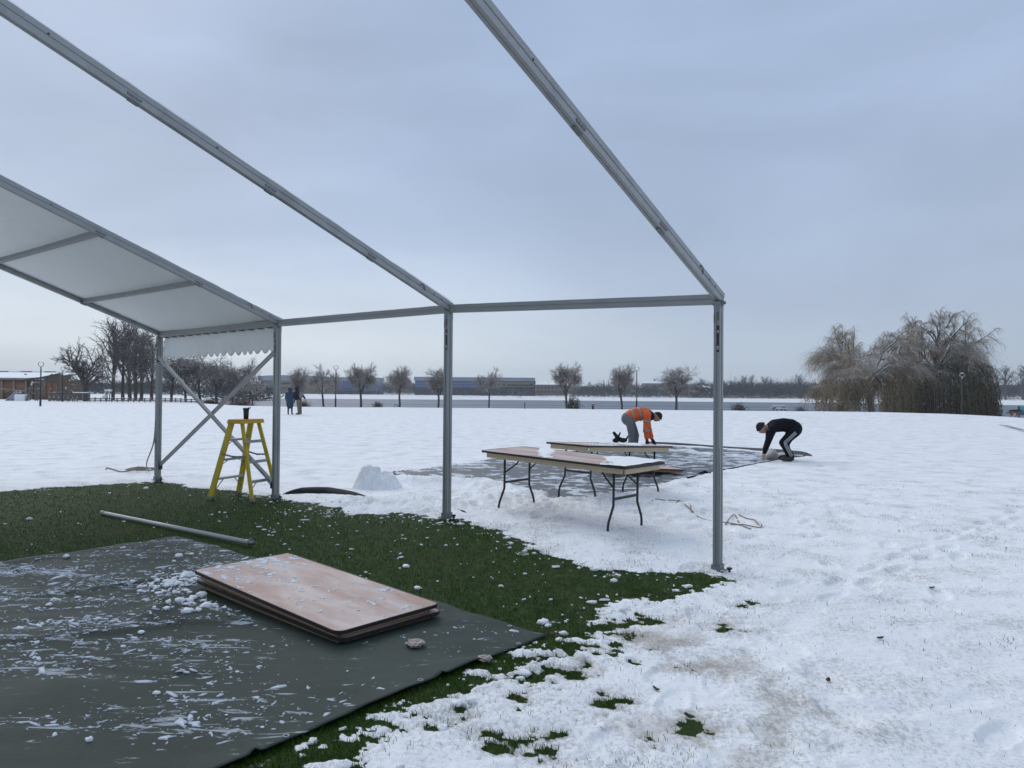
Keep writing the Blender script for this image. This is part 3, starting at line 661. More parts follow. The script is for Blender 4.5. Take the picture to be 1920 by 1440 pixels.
def build_tarp():
    step = .026; nu, nv = int(4.32/step), int(5.5/step)
    U, V_ = np.meshgrid(np.linspace(0, 4.32, nu), np.linspace(0, 5.5, nv), indexing='ij')
    wv = lambda a, s_: .05*fbm(a, np.full_like(a, s_), .7, 3, 80)
    dU = wv(V_, 1.)*ss(2.5, 4.3, U)+wv(V_, 3.)*ss(1.5, 0, U); dV = wv(U, 2.)*ss(2, 0, V_)*1.8
    X = T0[0]+TU[0]*(U+dU)+TV[0]*(V_+dV); Y = T0[1]+TU[1]*(U+dU)+TV[1]*(V_+dV)
    Z = base_h(X, Y)+.008+tarp_height(U, V_, X, Y)
    i, j = np.meshgrid(np.arange(nu-1), np.arange(nv-1), indexing='ij')
    F = np.stack([i*nv+j, i*nv+j+1, (i+1)*nv+j+1, (i+1)*nv+j], -1).reshape(-1, 4)
    m = mat('green_grey_tarp', (.046, .062, .052), .62, .16, 2.2, .25, 60, col2=(.031, .044, .037), c2=(.42, .62), spec=.14)
    u_, v_ = U, V_; xx, yy = X, Y
    ice = ss(.0, .55, fbm(xx*.9+.3*yy, yy*2.1, 1.5, 4, 120, .6)+.25)**1.3*(1-.9*ss(2.9, 3.4, u_)*ss(2.3, 1.0, v_))*(1-.6*np.exp(-((xx+1.9)**2+(yy-3.6)**2)/.25))
    nt2 = m.node_tree; L2 = nt2.links.new; bb = nt2.nodes['Principled BSDF']; src = bb.inputs['Base Color'].links[0].from_socket
    g2 = N(nt2, 'ShaderNodeNewGeometry'); mpi = N(nt2, 'ShaderNodeMapping'); mpi.inputs['Rotation'].default_value = (0, 0, .12); mpi.inputs['Scale'].default_value = (2.6, 12, 1); L2(g2.outputs['Position'], mpi.inputs[0])
    ni = N(nt2, 'ShaderNodeTexNoise', Scale=1.6, Detail=7, Roughness=.66, Distortion=.8); L2(mpi.outputs[0], ni.inputs['Vector']); ai = N(nt2, 'ShaderNodeAttribute', attribute_name='ice')
    ma = N(nt2, 'ShaderNodeMath', operation='MULTIPLY_ADD'); L2(ai.outputs['Fac'], ma.inputs[0]); ma.inputs[1].default_value = .13; L2(ni.outputs[0], ma.inputs[2])
    mi = N(nt2, 'ShaderNodeMapRange'); L2(ma.outputs[0], mi.inputs[0]); mi.inputs[1].default_value = .635; mi.inputs[2].default_value = .68; mi.inputs[4].default_value = .7
    mxi = N(nt2, 'ShaderNodeMix', data_type='RGBA'); L2(mi.outputs[0], mxi.inputs[0]); L2(src, mxi.inputs[6]); mxi.inputs[7].default_value = (.50, .55, .60, 1); L2(mxi.outputs[2], bb.inputs['Base Color'])
    t = thing('tarpaulin', 'wrinkled dark green grey tarpaulin under the folded tables, littered with ice shards', 'tarpaulin')
    o = link('sheet', npmesh('sheet', np.stack([X, Y, Z], -1).reshape(-1, 3), F, m, True, {'ice': ice.ravel()}), t); q = o.modifiers.new('t', 'SOLIDIFY'); q.thickness = .003; q.offset = -1
    for (idx, uu, vv) in [(0, 4.28, v) for v in np.arange(.25, 5.3, .75)]+[(0, u, .05) for u in np.arange(.3, 4.2, .75)]:
        a, b = min(nu-1, int(uu/step)), min(nv-1, int(vv/step)); mb = MB()
        c = Vector((X[a, b], Y[a, b], Z[a, b]+.002)); ring = [c+Vector((math.cos(q_)*.0115, math.sin(q_)*.0115, 0)) for q_ in np.linspace(0, 2*math.pi, 13)]
        mb.tube(ring, .0035, 6, False); mb.build('eyelet', ALU2, t, True)
    return (X, Y, Z, step)
TX, TY, TZZ, TST = build_tarp()
def tarp_z(x, y):
    d = np.stack([x-T0[0], y-T0[1]], -1); u = d@TU; v = d@TV
    return base_h(x, y)+.009+tarp_height(u, v, x, y)

# large grey groundsheet being cleared by the workers
def build_sheet2():
    P = np.array(SHEET); x0, y0 = P.min(0); x1, y1 = P.max(0); st = .035
    X, Y = np.meshgrid(np.arange(x0-.1, x1+.1, st), np.arange(y0-.1, y1+.1, st), indexing='ij'); nx, ny = X.shape
    d = sdf(SHEET, X, Y)
    Z = base_h(X, Y)+.020+.012*fbm(X, Y, 1.1, 4, 95)+.012*np.abs(fbm(X*.6+Y*.3, Y*1.5, 2.6, 3, 96))
    n = fbm(X*.75+.2*Y, Y*1.0-.1*X, 6.5, 5, 97, .7); big = fbm(X, Y, .7, 2, 98)
    sn = ss(.03, .30, n+.28*big+.15*np.exp(-(d/.2)**2))*.95; Z = Z+.006*sn
    i, j = np.meshgrid(np.arange(nx-1), np.arange(ny-1), indexing='ij')
    F = np.stack([i*ny+j, (i+1)*ny+j, (i+1)*ny+j+1, i*ny+j+1], -1).reshape(-1, 4); F = F[(d.ravel()[F] < 0).all(1)]
    m = bpy.data.materials.new('grey_groundsheet'); m.use_nodes = True; t = m.node_tree; L = t.links.new; b = t.nodes['Principled BSDF']
    b.inputs['Roughness'].default_value = .45
    at = N(t, 'ShaderNodeAttribute', attribute_name='snow'); g = N(t, 'ShaderNodeNewGeometry')
    n1 = N(t, 'ShaderNodeTexNoise', Scale=22, Detail=5, Roughness=.7); L(g.outputs['Position'], n1.inputs['Vector'])
    a = N(t, 'ShaderNodeMath', operation='MULTIPLY_ADD'); L(n1.outputs[0], a.inputs[0]); a.inputs[1].default_value = 1.1; L(at.outputs['Fac'], a.inputs[2])
    mr = N(t, 'ShaderNodeMapRange'); L(a.outputs[0], mr.inputs[0]); mr.inputs[1].default_value = .85; mr.inputs[2].default_value = 1.3; mr.inputs[4].default_value = .9
    mx = N(t, 'ShaderNodeMix', data_type='RGBA'); L(mr.outputs[0], mx.inputs[0]); mx.inputs[6].default_value = (.055, .062, .064, 1); mx.inputs[7].default_value = (.62, .67, .73, 1); L(mx.outputs[2], b.inputs['Base Color'])
    bp = N(t, 'ShaderNodeBump', Strength=.5, Distance=.02); L(n1.outputs[0], bp.inputs['Height']); L(bp.outputs[0], b.inputs['Normal'])
    th = thing('groundsheet', 'grey groundsheet streaked with snow, stretched between the tables and the two workers', 'groundsheet')
    link('sheet', npmesh('sheet', np.stack([X, Y, Z], -1).reshape(-1, 3), F, m, True, {'snow': sn.ravel()}), th)
    # far edge: dark lifted band, and pale roll of snow-filled fold in front of it
    a, b = G(1215, 831), G(1512, 854)
    V = []; F2 = []; n = 60
    for i in range(n+1):
        t_ = i/n; c = Vector(G(*(np.array([1215, 832])*(1-t_)+np.array([1512, 853.5])*t_+np.array([0, -1.5*math.sin(math.pi*t_)]))))
        wq = .18+.50*ss(.2, 1., t_); h = .035+.03*math.sin(t_*9)*.3
        c.z = hz(c.x, c.y)
        for (u, v) in ((-wq, .01), (-wq*.6, h+.015), (0, h+.03), (wq*.7, h+.02), (wq, .01)): V.append(c+Vector((u*.15, u, v)))
    for i in range(n):
        for j in range(4): k = i*5+j; F2.append((k, k+1, k+6, k+5))
    mb = MB(); mb.add(V, F2); mb.build('lifted_edge', mat('sheet_underside', (.022, .024, .026), .7, .2, 5, .1), th, True)
    V = []; F2 = []
    for i in range(n+1):
        t_ = i/n; c = Vector(G(*(np.array([1150, 838])*(1-t_)+np.array([1425, 860])*t_))); c.z = hz(c.x, c.y); wq = .36*(math.sin(math.pi*min(1, t_*1.0+.02)))**.4; h = .085*(.7+.3*math.sin(t_*14+1))*min(1, 4*t_, 5*(1-t_)+.3)
        for (u, v) in ((-wq, .01), (-wq*.85, h*.7), (-wq*.4, h), (wq*.3, h*.85), (wq, .01)): V.append(c+Vector((u*.1, u, v+.015*math.sin(t_*40+u*5))))
    for i in range(n):
        for j in range(4): k = i*5+j; F2.append((k, k+1, k+6, k+5))
    mb = MB(); mb.add(V, F2); mb.build('pale_fold', mat('sheet_pale_side', (.50, .50, .49), .7, .15, 4, .3, 20, col2=(.76, .79, .83), c2=(.42, .52)), th, True)
    # crumpled handful the crouching worker is rolling
    mb = MB(); c = Vector(G(1447, 862)); c.z = hz(c.x, c.y)
    def fn(p): q = 1+.18*math.sin(p.x*21+p.z*9)+.12*math.sin(p.y*27+p.x*11); return p*q
    mb.ell(c+Vector((-.02, 0, .09)), (.16, .16, .13), 20, 12, None, fn); mb.ell(c+Vector((.22, .06, .07)), (.2, .15, .075), 20, 10, None, fn)
    mb.build('crumpled_roll', mat('sheet_light', (.50, .48, .44), .8, .15, 6, .4, 30), th, True)
    # black rubbery selvedge curls along the near side
    for k, pts in enumerate(([(1090, 947), (1130, 943), (1165, 939)], [(1060, 952), (1085, 955), (1110, 950)], [(1310, 893), (1322, 890), (1332, 892)])):
        q = [Vector(G(*p_)) for p_ in pts]; q = [v+Vector((0, 0, .05)) for v in q]; mb = MB(); mb.tube(q, [.012, .028, .010], 8); mb.build('edge_curl', BLACKF, th, True)
build_sheet2()

# black sheet flap between the second and third posts
def flap(label, pts, hmax, wd):
    V = []; F = []; n = 40; q = [Vector(G(*p_)) for p_ in pts]
    for i in range(n+1):
        t = i/n*(len(q)-1); a = int(min(t, len(q)-2)); c = q[a].lerp(q[a+1], t-a); e = math.sin(math.pi*i/n)**.6; h = hmax*e*(1-.45*i/n); w_ = wd*(.3+.7*e)
        c.z = hz(c.x, c.y)+.01
        for u, v in ((-1, 0), (-.8, .5), (-.25, 1), (.4, .75), (1, .04)): V.append(c+Vector((u*w_*.4, u*w_*.9, v*h+.004)))
    for i in range(n):
        for j in range(4): k = i*5+j; F.append((k, k+1, k+6, k+5))
        k = i*5; F.append((k+4, k, k+5, k+9))
    mb = MB(); mb.add(V, F); return tag(mb.build('plastic_sheet', BLACKF, None, True), label, 'plastic sheet')
flap('long black plastic sheet edge curled up from the snow beside the second post', [(532, 929), (570, 925), (620, 925), (660, 930), (690, 935)], .10, .14)
flap('short black sheet scrap in the snow at the foot of the middle post', [(846, 964), (865, 964), (888, 972)], .05, .07)

# pole lying on the turf
p0 = G(192, 966); p1 = G(462, 1024); z0 = hsurf(p0[0], p0[1])
pl = thing('tent_pole', 'long pale grey tube lying on the bare grass before the tarpaulin', 'pole', (p0[0], p0[1], hz(p0[0], p0[1])))
o0 = Vector((p0[0], p0[1], hz(p0[0], p0[1]))); a = Vector((0, 0, .028)); b = Vector((p1[0], p1[1], hz(p1[0], p1[1])+.04))-o0; d = (b-a).normalized()
mb = MB(); mb.tube([a, b], .0195, 20); mb.build('tube', mat('pale_tube', (.46, .46, .44), .4, .1, 12, .03), pl, True)
mb = MB(); mb.tube([b, b+d*.045], .024, 16); mb.build('collar', ALU2, pl, True)
mb = MB(); mb.tube([b+d*.045, b+d*.10], .020, 16); mb.tube([b+d*.06+Vector((0, 0, .02)), b+d*.06+Vector((0, 0, .038))], .009, 8); mb.build('spigot', STEEL, pl, True)
mb = MB(); mb.tube([a-d*.012, a+d*.05], .025, 16); mb.build('end_cap', ALU2, pl, True)

# ------------------------------------------------------------------ step ladder
def ladder():
    c = Vector((-3.52, 9.80, 0)); wv = Vector((.35, .937, 0)).normalized(); ov = Vector((wv.y, -wv.x, 0))
    t = thing('step_ladder', 'yellow fibreglass step ladder standing on the grass before the crossed braces', 'ladder', c)
    H = 1.05; feet = {}
    def P(o, w, z): return ov*o+wv*w+Vector((0, 0, z))
    fr = {}
    for nm, o0, w0, tp in (('a', -.34, -.27, 0), ('b', -.34, .27, 0), ('c', .33, -.25, 1), ('d', .33, .25, 1)):
        ot = -.07 if not tp else .07; wt = (-.185 if w0 < 0 else .185)
        if tp: wt *= .85
        gz = 0
        a = P(o0, w0, gz); b = P(ot, wt, H-.03); fr[nm] = (a, b)
        mb = MB(); 
        # channel rail: web facing sideways
        ax = (b-a).normalized(); w_, h_ = (.028, .082) if not tp else (.026, .05)
        mb.beam(a+ax*.04, b, w_, h_, ov if True else wv, 0)
        r = mb.build('side_rail', YEL, t, bevel=.004)
        mb = MB(); mb.beam(a, a+ax*.045, w_+.008, h_+.008, ov); mb.build('foot_pad', STEEL, r, bevel=.003)
    def at(k, z): a, b = fr[k]; return a.lerp(b, z/(b.z))
    for z in (.27, .52, .78):
        a, b = at('a', z), at('b', z); mb = MB(); d = (b-a).normalized()
        mb.box((a+b)/2, ((b-a).length-.03, .075, .028), Matrix(((d.x, ov.x, 0), (d.y, ov.y, 0), (d.z, ov.z, 1)))); mb.build('tread', ALU2, t, bevel=.003)
        for s in (0, 1):
            q0 = (a if s == 0 else b); q1 = q0.lerp(b if s == 0 else a, .3); mb = MB()
            if z < .3: mb.beam(q0-Vector((0, 0, .14)), q1-Vector((0, 0, .01)), .012, .006)
            else: mb.beam(q0-Vector((0, 0, .07)), q1-Vector((0, 0, .01)), .012, .006)
            mb.build('tread_strut', STEEL, t)
    for z in (.25, .50, .76):
        a, b = at('c', z), at('d', z); mb = MB(); mb.beam(a, b, .016, .038, (0, 0, 1)); mb.build('rear_bar', ALU2, t)
        if z < .3:
            mb = MB(); mb.beam(a-Vector((0, 0, .13)), a.lerp(b, .3), .01, .006); mb.beam(b-Vector((0, 0, .13)), b.lerp(a, .3), .01, .006); mb.build('tread_strut', STEEL, t)
    for f_, r_ in (('a', 'c'), ('b', 'd')):
        a, b = at(f_, .60), at(r_, .575); m_ = (a+b)/2+Vector((0, 0, -.02)); mb = MB(); off = wv*(-.022 if f_ == 'a' else .022)
        mb.beam(a+off, m_+off, .005, .022); mb.beam(m_+off*1.25, b+off*1.25, .005, .022); mb.tube([m_+off*.6, m_+off*1.7], .014, 8); mb.build('spreader_bar', STEEL, t)
    # cap
    mb = MB(); poly = rrect(.22, .47, .03)
    Mx = Matrix(((ov.x, wv.x, 0, 0), (ov.y, wv.y, 0, 0), (0, 0, 1, 0), (0, 0, 0, 1)))
    v = []; 
    mb.prism([(x*1.06, y*1.03) for x, y in poly], H-.055, H-.02, Mx); mb.prism(poly, H-.022, H, Mx); mb.build('top_cap', YELC, t, bevel=.004)
    mb = MB()
    for y in (-.16, -.05, .06): mb.prism([(-.117-.002, y-.004), (-.117, y-.004), (-.117, y+.004), (-.119, y+.004)], H-.045, H-.037, Mx)
    mb.build('cap_rivets', BLACK, t)
    return c+Vector((0, 0, H)), wv, ov
cup_p, wv_, ov_ = ladder()
cp = cup_p-wv_*.0
tm = thing('tumbler', 'black insulated cup standing on top of the yellow step ladder', 'cup', cp)
mb = MB(); mb.tube([(0, 0, 0), (0, 0, .125)], [.031, .037], 20); mb.build('body', mat('black_enamel', (.012, .012, .014), .35, .1, 20), tm, True)
mb = MB(); mb.tube([(0, 0, .125), (0, 0, .143), (0, 0, .147)], [.041, .041, .037], 20); mb.build('lid', BLACK, tm)
mb = MB(); mb.tube([(.038, 0, .135), (.055, 0, .142), (.06, 0, .152), (.052, 0, .156)], .004, 6); mb.tube([(.02, 0, .147), (.052, 0, .156)], .0035, 6); mb.build('spout_clip', BLACK, tm, True)

# ------------------------------------------------------------------ ropes
def smooth_path(pts, n=8):
    pts = [Vector(p) for p in pts]; out = []
    for i in range(len(pts)-1):
        p0 = pts[max(i-1, 0)]; p1 = pts[i]; p2 = pts[i+1]; p3 = pts[min(i+2, len(pts)-1)]
        for k in range(n):
            t = k/n; out.append(.5*((2*p1)+(-p0+p2)*t+(2*p0-5*p1+4*p2-p3)*t*t+(-p0+3*p1-3*p2+p3)*t**3))
    return out+[pts[-1]]
def rope(label, paths, r, m, parts=True):
    t = thing('rope', label, 'rope')
    for pts in paths:
        mb = MB(); mb.tube(smooth_path(pts), r, 6); mb.build('strand', m, t, True)
def gz(px, py, up=.012):
    p = G(px, py); return (p[0], p[1], hsurf(p[0], p[1])+up)
a = W(292, 785, 11.4)
coil = [Vector(W(262, 885, 12.2))]
cc = G(262, 886); cz = hsurf(cc[0], cc[1])
loops = [(cc[0]+(.15+.07*math.sin(k*1.3))*math.cos(k*.9)+.10*math.sin(k*.21), cc[1]+(.22+.08*math.sin(k*.8))*math.sin(k*.9), cz+.015+.012*abs(math.sin(k*1.7))+.0015*k) for k in range(24)]
tail = [gz(250, 884), gz(228, 888), gz(212, 884), gz(200, 881), gz(199, 884)]
rope('tan rope hanging from the far corner post down to a coil on the snow', [[tuple(a), tuple(W(288, 830, 11.5)), tuple(W(275, 868, 11.9)), loops[0]], loops, tail], .010, ROPEG)
rope('thin tan guy rope tangled on the snow beside the nearest post', [
    [gz(1222, 954), gz(1232, 950), gz(1240, 953), gz(1248, 948), gz(1256, 951), gz(1266, 949), gz(1274, 945)],
    [gz(1265, 953), gz(1280, 948), gz(1293, 958), gz(1297, 968), gz(1310, 974), gz(1325, 979), gz(1345, 981), gz(1362, 985), gz(1385, 990), gz(1408, 999)],
    [gz(1268, 958), gz(1276, 955), gz(1288, 962), gz(1300, 970)],
    [gz(1360, 987), gz(1376, 973), gz(1386, 982), gz(1396, 984)],
    [gz(1385, 972), gz(1400, 978), gz(1415, 982), gz(1422, 990)],
    [gz(1370, 988), gz(1395, 991), gz(1424, 995), gz(1428, 990)]], .0065, ROPE)

# ------------------------------------------------------------------ snow heap
def heap(label, c, r, h, seed):
    X, Y = np.meshgrid(np.linspace(-1.6*r[0], 1.6*r[0], 90), np.linspace(-1.6*r[1], 1.6*r[1], 70), indexing='ij')
    q = (X/r[0])**2+(Y/r[1])**2+.55*fbm(X+c[0], Y, 3.2, 3, seed)
    bil = 1-np.abs(fbm(X+c[0], Y+c[1], 7., 4, seed+1, .6))*1.8
    H = h*np.exp(-np.maximum(q, 0)**3.*.9)*(.45+.75*bil)+.045*fbm(X, Y, 11, 4, seed+2, .65)*ss(2.5, .8, q)
    H = np.where(q > 3, -.03, H)
    mb_ = npmesh('snow_heap', np.stack([X, Y, H-.01], -1).reshape(-1, 3), grid_faces(*X.shape), SNOW)
    o = link('snow_heap', mb_, None, 0, (c[0], c[1], hsurf(c[0], c[1])-.02)); tag(o, label, 'snow heap')
def grid_faces(nx, ny):
    i, j = np.meshgrid(np.arange(nx-1), np.arange(ny-1), indexing='ij')
    return np.stack([i*ny+j, (i+1)*ny+j, (i+1)*ny+j+1, i*ny+j+1], -1).reshape(-1, 4)
c = G(695, 916); heap('shovelled heap of lumpy snow behind the bare turf between second and middle posts', c, (.23, .24), .30, 200)
c = G(722, 917); heap('lower shoulder of shovelled snow just right of the tall heap', c, (.24, .26), .21, 210)

# ------------------------------------------------------------------ ice shards, lumps, grass blades (uncountable stuff)
def shards(name, label, pts, zs, sizes, thick, mtl, elong=2.2, ang=None):
    V = []; F3 = []; o = 0
    for (x, y), z, s, th in zip(pts, zs, sizes, thick):
        n = R_.randint(6, 10); a0 = (R_.gauss(.0, .9) if ang is None else ang+R_.gauss(0, .5)); e = 1+R_.random()*elong
        ca, sa = math.cos(a0), math.sin(a0); top = []
        for k in range(n):
            t = 2*math.pi*(k+R_.uniform(-.3, .3))/n; rr = s*R_.uniform(.35, 1.15); u, v = rr*e*math.cos(t), rr*math.sin(t)/math.sqrt(e)
            top.append((x+u*ca-v*sa, y+u*sa+v*ca))
        tilt = R_.uniform(-.1, .1)
        for k, (a, b) in enumerate(top): V.append((a, b, z-.004)); 
        for k, (a, b) in enumerate(top): V.append((x+(a-x)*.86, y+(b-y)*.86, z+th*R_.uniform(.6, 1.2)))
        V.append((x, y, z+th*1.15))
        for k in range(n):
            k2 = (k+1) % n; F3 += [(o+k, o+k2, o+n+k2), (o+k, o+n+k2, o+n+k), (o+n+k, o+n+k2, o+2*n)]
        o += 2*n+1
    ob = link(name, npmesh(name, V, F3, mtl, False)); tag(ob, label, None, None, 'stuff'); return ob
ICE = mat('thin_ice', (.50, .56, .64), .35, .12, 30, .1, spec=.5)
# on the tarpaulin: clustered, in streaks
u = NR.rand(60000)*4.2+.05; v = NR.rand(60000)*5.3+.05
x = T0[0]+TU[0]*u+TV[0]*v; y = T0[1]+TU[1]*u+TV[1]*v
dens = ss(.0, .55, fbm(x*.9+.3*y, y*2.1, 1.5, 4, 120, .6)+.25)**1.6
dens *= 1-.80*ss(2.9, 3.4, u)*ss(2.3, 1.0, v)       # corner behind the stack nearly clear
dens *= 1-.6*np.exp(-((x+1.9)**2+(y-3.6)**2)/.25)
dens += .30*ss(2.0, .6, v)*ss(2.9, 2.4, u)
ca, sa = math.cos(-.735), math.sin(-.735); lu = (x+1.34)*ca+(y-4.93)*sa; lv = -(x+1.34)*sa+(y-4.93)*ca
out = (np.maximum(np.abs(lu)-.92, np.abs(lv)-.42) > 0) & (y > 1.2)
sel = out & (NR.rand(60000) < dens*.34)
x, y = x[sel], y[sel]
for _k in range(26):        # windrows of slipped ice along gentle curves
    cx_, cy_ = NR.uniform(-4.2, -.9), NR.uniform(2.4, 6.2); L_ = NR.uniform(.5, 1.9); m_ = int(L_*70); q = NR.uniform(-.5, .5, m_); sl_ = NR.uniform(-.05, .45)
    ax_ = cx_+q*L_; ay_ = cy_+q*L_*sl_+.12*np.sin(q*5+_k)+NR.normal(0, .022, m_); dd_ = np.stack([ax_-T0[0], ay_-T0[1]], -1); uu_, vv_ = dd_@TU, dd_@TV
    l1 = (ax_+1.34)*ca+(ay_-4.93)*sa; l2 = -(ax_+1.34)*sa+(ay_-4.93)*ca
    k_ = (uu_ > .1) & (uu_ < 4.15) & (vv_ > .15) & (np.maximum(np.abs(l1)-.95, np.abs(l2)-.45) > 0) & ~((uu_ > 3) & (vv_ < 1.6)); x = np.concatenate([x, ax_[k_]]); y = np.concatenate([y, ay_[k_]])
n = len(x); sz = np.clip(NR.lognormal(-5.3, .72, n), .0025, .05)
shards('ice_shards', 'scattered shards of slipped ice and snow lying on the green grey tarpaulin', list(zip(x, y)), tarp_z(x, y), sz, sz*.06+.0012, ICE, 1.7)
# thicker crumbs of snow on the tarp, by the far end of the stack
pts = [(-2.45+.16*math.sin(R_.random()*9)+R_.gauss(0, .09), 5.35+.2*math.cos(R_.random()*7)+R_.gauss(0, .10)) for _ in range(230)]+[(R_.gauss(-2.0, .15), R_.gauss(4.9, .2)) for _ in range(90)]+[(R_.uniform(-4, -.8), R_.uniform(2.4, 6.5)) for _ in range(60)]
pts = [p_ for p_ in pts if max(abs((p_[0]+1.34)*ca+(p_[1]-4.93)*sa)-.93, abs(-(p_[0]+1.34)*sa+(p_[1]-4.93)*ca)-.43) > 0]
xa = np.array(pts)
# lumps = jittered icospheres
def lumps(name, label, P, Zs, S, mtl=SNOW):
    bm = bmesh.new(); bmesh.ops.create_icosphere(bm, subdivisions=2, radius=1); bv = np.array([v.co[:] for v in bm.verts]); bf = np.array([[q.index for q in f.verts] for f in bm.faces]); bm.free()
    V = []; F = []
    for i in range(len(P)):
        s = S[i]; ph = NR.rand(3)*9; j = 1+.22*np.sin(bv[:, 0]*4+ph[0])*np.sin(bv[:, 1]*5+ph[1])+.14*np.sin(bv[:, 2]*7+bv[:, 0]*5+ph[2])
        sc = np.array([NR.uniform(.8, 1.5), NR.uniform(.8, 1.3), NR.uniform(.45, .85)])*s
        V.append(bv*j[:, None]*sc+np.array([P[i][0], P[i][1], Zs[i]+s*.25])); F.append(bf+i*len(bv))
    o = link(name, npmesh(name, np.concatenate(V), np.concatenate(F), mtl)); tag(o, label, None, None, 'stuff')
lumps('snow_crumbs', 'small crumbs of snow scattered on the tarpaulin', xa, tarp_z(xa[:, 0], xa[:, 1]), np.clip(NR.lognormal(-5.0, .75, len(xa)), .003, .032))
# flakes and lumps on turf
def rand_in(n, x0, x1, y0, y1): return NR.uniform(x0, x1, n), NR.uniform(y0, y1, n)
x, y = rand_in(42000, -9, 2.4, 2.4, 13); d = sdf(GRASS, x, y); tp = sdf(TARP, x, y)
clus = .15+1.5*ss(.0, .6, fbm(x, y, 2.6, 4, 131, .65)); pr = clus*(d < 0)*(tp > .03)*(.04+.55*np.exp(d/.55)+.10*ss(.1, .5, fbm(x, y, 1.4, 3, 130))+.25*np.exp(-((x+1.5)**2/1.5+(y-7.6)**2/.9)))*(1-.7*ss(-2.5, -4.5, x))
sel = NR.rand(len(x)) < pr*.55; xs, ys = x[sel], y[sel]; n = len(xs); sz = np.clip(NR.lognormal(-5.2, .62, n), .003, .03)
shards('snow_flecks', 'flecks and slivers of snow strewn over the bare turf', list(zip(xs, ys)), base_h(xs, ys)+.016, sz, sz*.2+.002, SNOW, 1.6)
x, y = rand_in(9000, -6, 2.6, 2.3, 11); d = sdf(GRASS, x, y); tp = sdf(TARP, x, y)
sel = (NR.rand(len(x)) < .5*np.exp(-(d/.22)**2)*(x > -2.6)+.012*(d < 0)) & (tp > .03); xs, ys = x[sel], y[sel]; s_, d_, t_ = cover(xs, ys)
sz = np.clip(NR.lognormal(-4.7, .6, len(xs)), .004, .03)
lumps('snow_lumps', 'rounded lumps of snow along the ragged edge of the bare turf', list(zip(xs, ys)), base_h(xs, ys)+t_*s_, sz)

GRM = mat('grass_blade', (.032, .092, .008), .7, .4, 3., col2=(.095, .105, .028), c2=(.48, .66), spec=.08)
GRD = mat('dry_grass_blade', (.055, .058, .034), .7, .4, 3., col2=(.11, .085, .05), c2=(.5, .65), spec=.2)
def blades(name, label, x, y, z, L, wd, mtl, lean=.6):
    n = len(x); a = NR.rand(n)*2*np.pi; ln = NR.uniform(0, lean, n)*L; b = a+NR.uniform(-.6, .6, n)
    dx, dy = np.cos(a+np.pi/2)*wd/2, np.sin(a+np.pi/2)*wd/2
    base = np.stack([x, y, z], 1); tipm = base+np.stack([np.cos(b)*ln*.35, np.sin(b)*ln*.35, L*.6], 1); tip = base+np.stack([np.cos(b)*ln, np.sin(b)*ln, L*np.sqrt(np.clip(1-(ln/L)**2*.5, .2, 1))], 1)
    s = np.stack([dx, dy, 0*dx], 1)
    V = np.stack([base-s, base+s, tipm+s*.8, tipm-s*.8, tip], 1).reshape(-1, 3); o = np.arange(n)[:, None]*5
    F = np.concatenate([o+np.array([[0, 1, 2]]), o+np.array([[0, 2, 3]]), o+np.array([[3, 2, 4]])])
    ob = link(name, npmesh(name, V, F, mtl, False)); tag(ob, label, None, None, 'stuff')
rr = 2.2+11*NR.rand(340000)**1.3; aa = NR.uniform(-.72, .42, len(rr)); x = rr*np.sin(aa); y = rr*np.cos(aa)
s_, d_, t_ = cover(x, y); tp = sdf(TARP, x, y); gd = sdf(GRASS, x, y)
sel = (s_ < .34+.30*NR.rand(len(x))) & (tp > -.01) & (sdf(SHEET, x, y) > 0) & (gd < .8)
x, y = x[sel], y[sel]; sc = .75+.08*np.hypot(x, y)*.5
blades('turf_grass', 'short dark green grass of the snow free turf under the marquee', x, y, base_h(x, y)-.002, NR.uniform(.008, .026, len(x))*(.8+.5*NR.rand(len(x))), .0022*sc+.0008, GRM, .9)
# grass tips through the snow
rr = 2.0+12*NR.rand(230000)**1.2; aa = NR.uniform(-.2, .72, len(rr)); x = rr*np.sin(aa); y = rr*np.cos(aa)
s_, d_, t_ = cover(x, y); cl = ss(.1, .75, fbm(x, y, 2.3, 4, 150, .65)+.25*fbm(x, y, 9, 2, 151)); gd = sdf(GRASS, x, y)
sel = (s_ > .34) & (NR.rand(len(x)) < (.42*cl**2+.008)+.22*np.exp(-(gd/.5)**2)*(.3+cl)) & (sdf(TARP, x, y) > .02) & (sdf(SHEET, x, y) > 0) & (gd > -.3)
x, y, t_ = x[sel], y[sel], t_[sel]
blades('grass_tips', 'thin grass tips poking up through the trampled snow', x, y, base_h(x, y)+t_-.008, NR.uniform(.010, .036, len(x)), .0015+.0003*np.hypot(x, y), GRD, 1.2)
# lusher tufts where the turf breaks through
T = []
for (bx, by), br in BARE:
    k = int(160*br*br/.03); a = NR.normal(0, br*.6, (k, 2)); T.append(a+np.array([bx, by]))
T = np.concatenate(T); x, y = T[:, 0], T[:, 1]; s_, d_, t_ = cover(x, y); sel = (s_ < .62) & (sdf(TARP, x, y) > .02); x, y = x[sel], y[sel]
blades('grass_tufts', 'coarser grass tufts in the melted gaps of the trampled snow', x, y, base_h(x, y), NR.uniform(.015, .045, len(x)), .0028, GRM, 1.2)

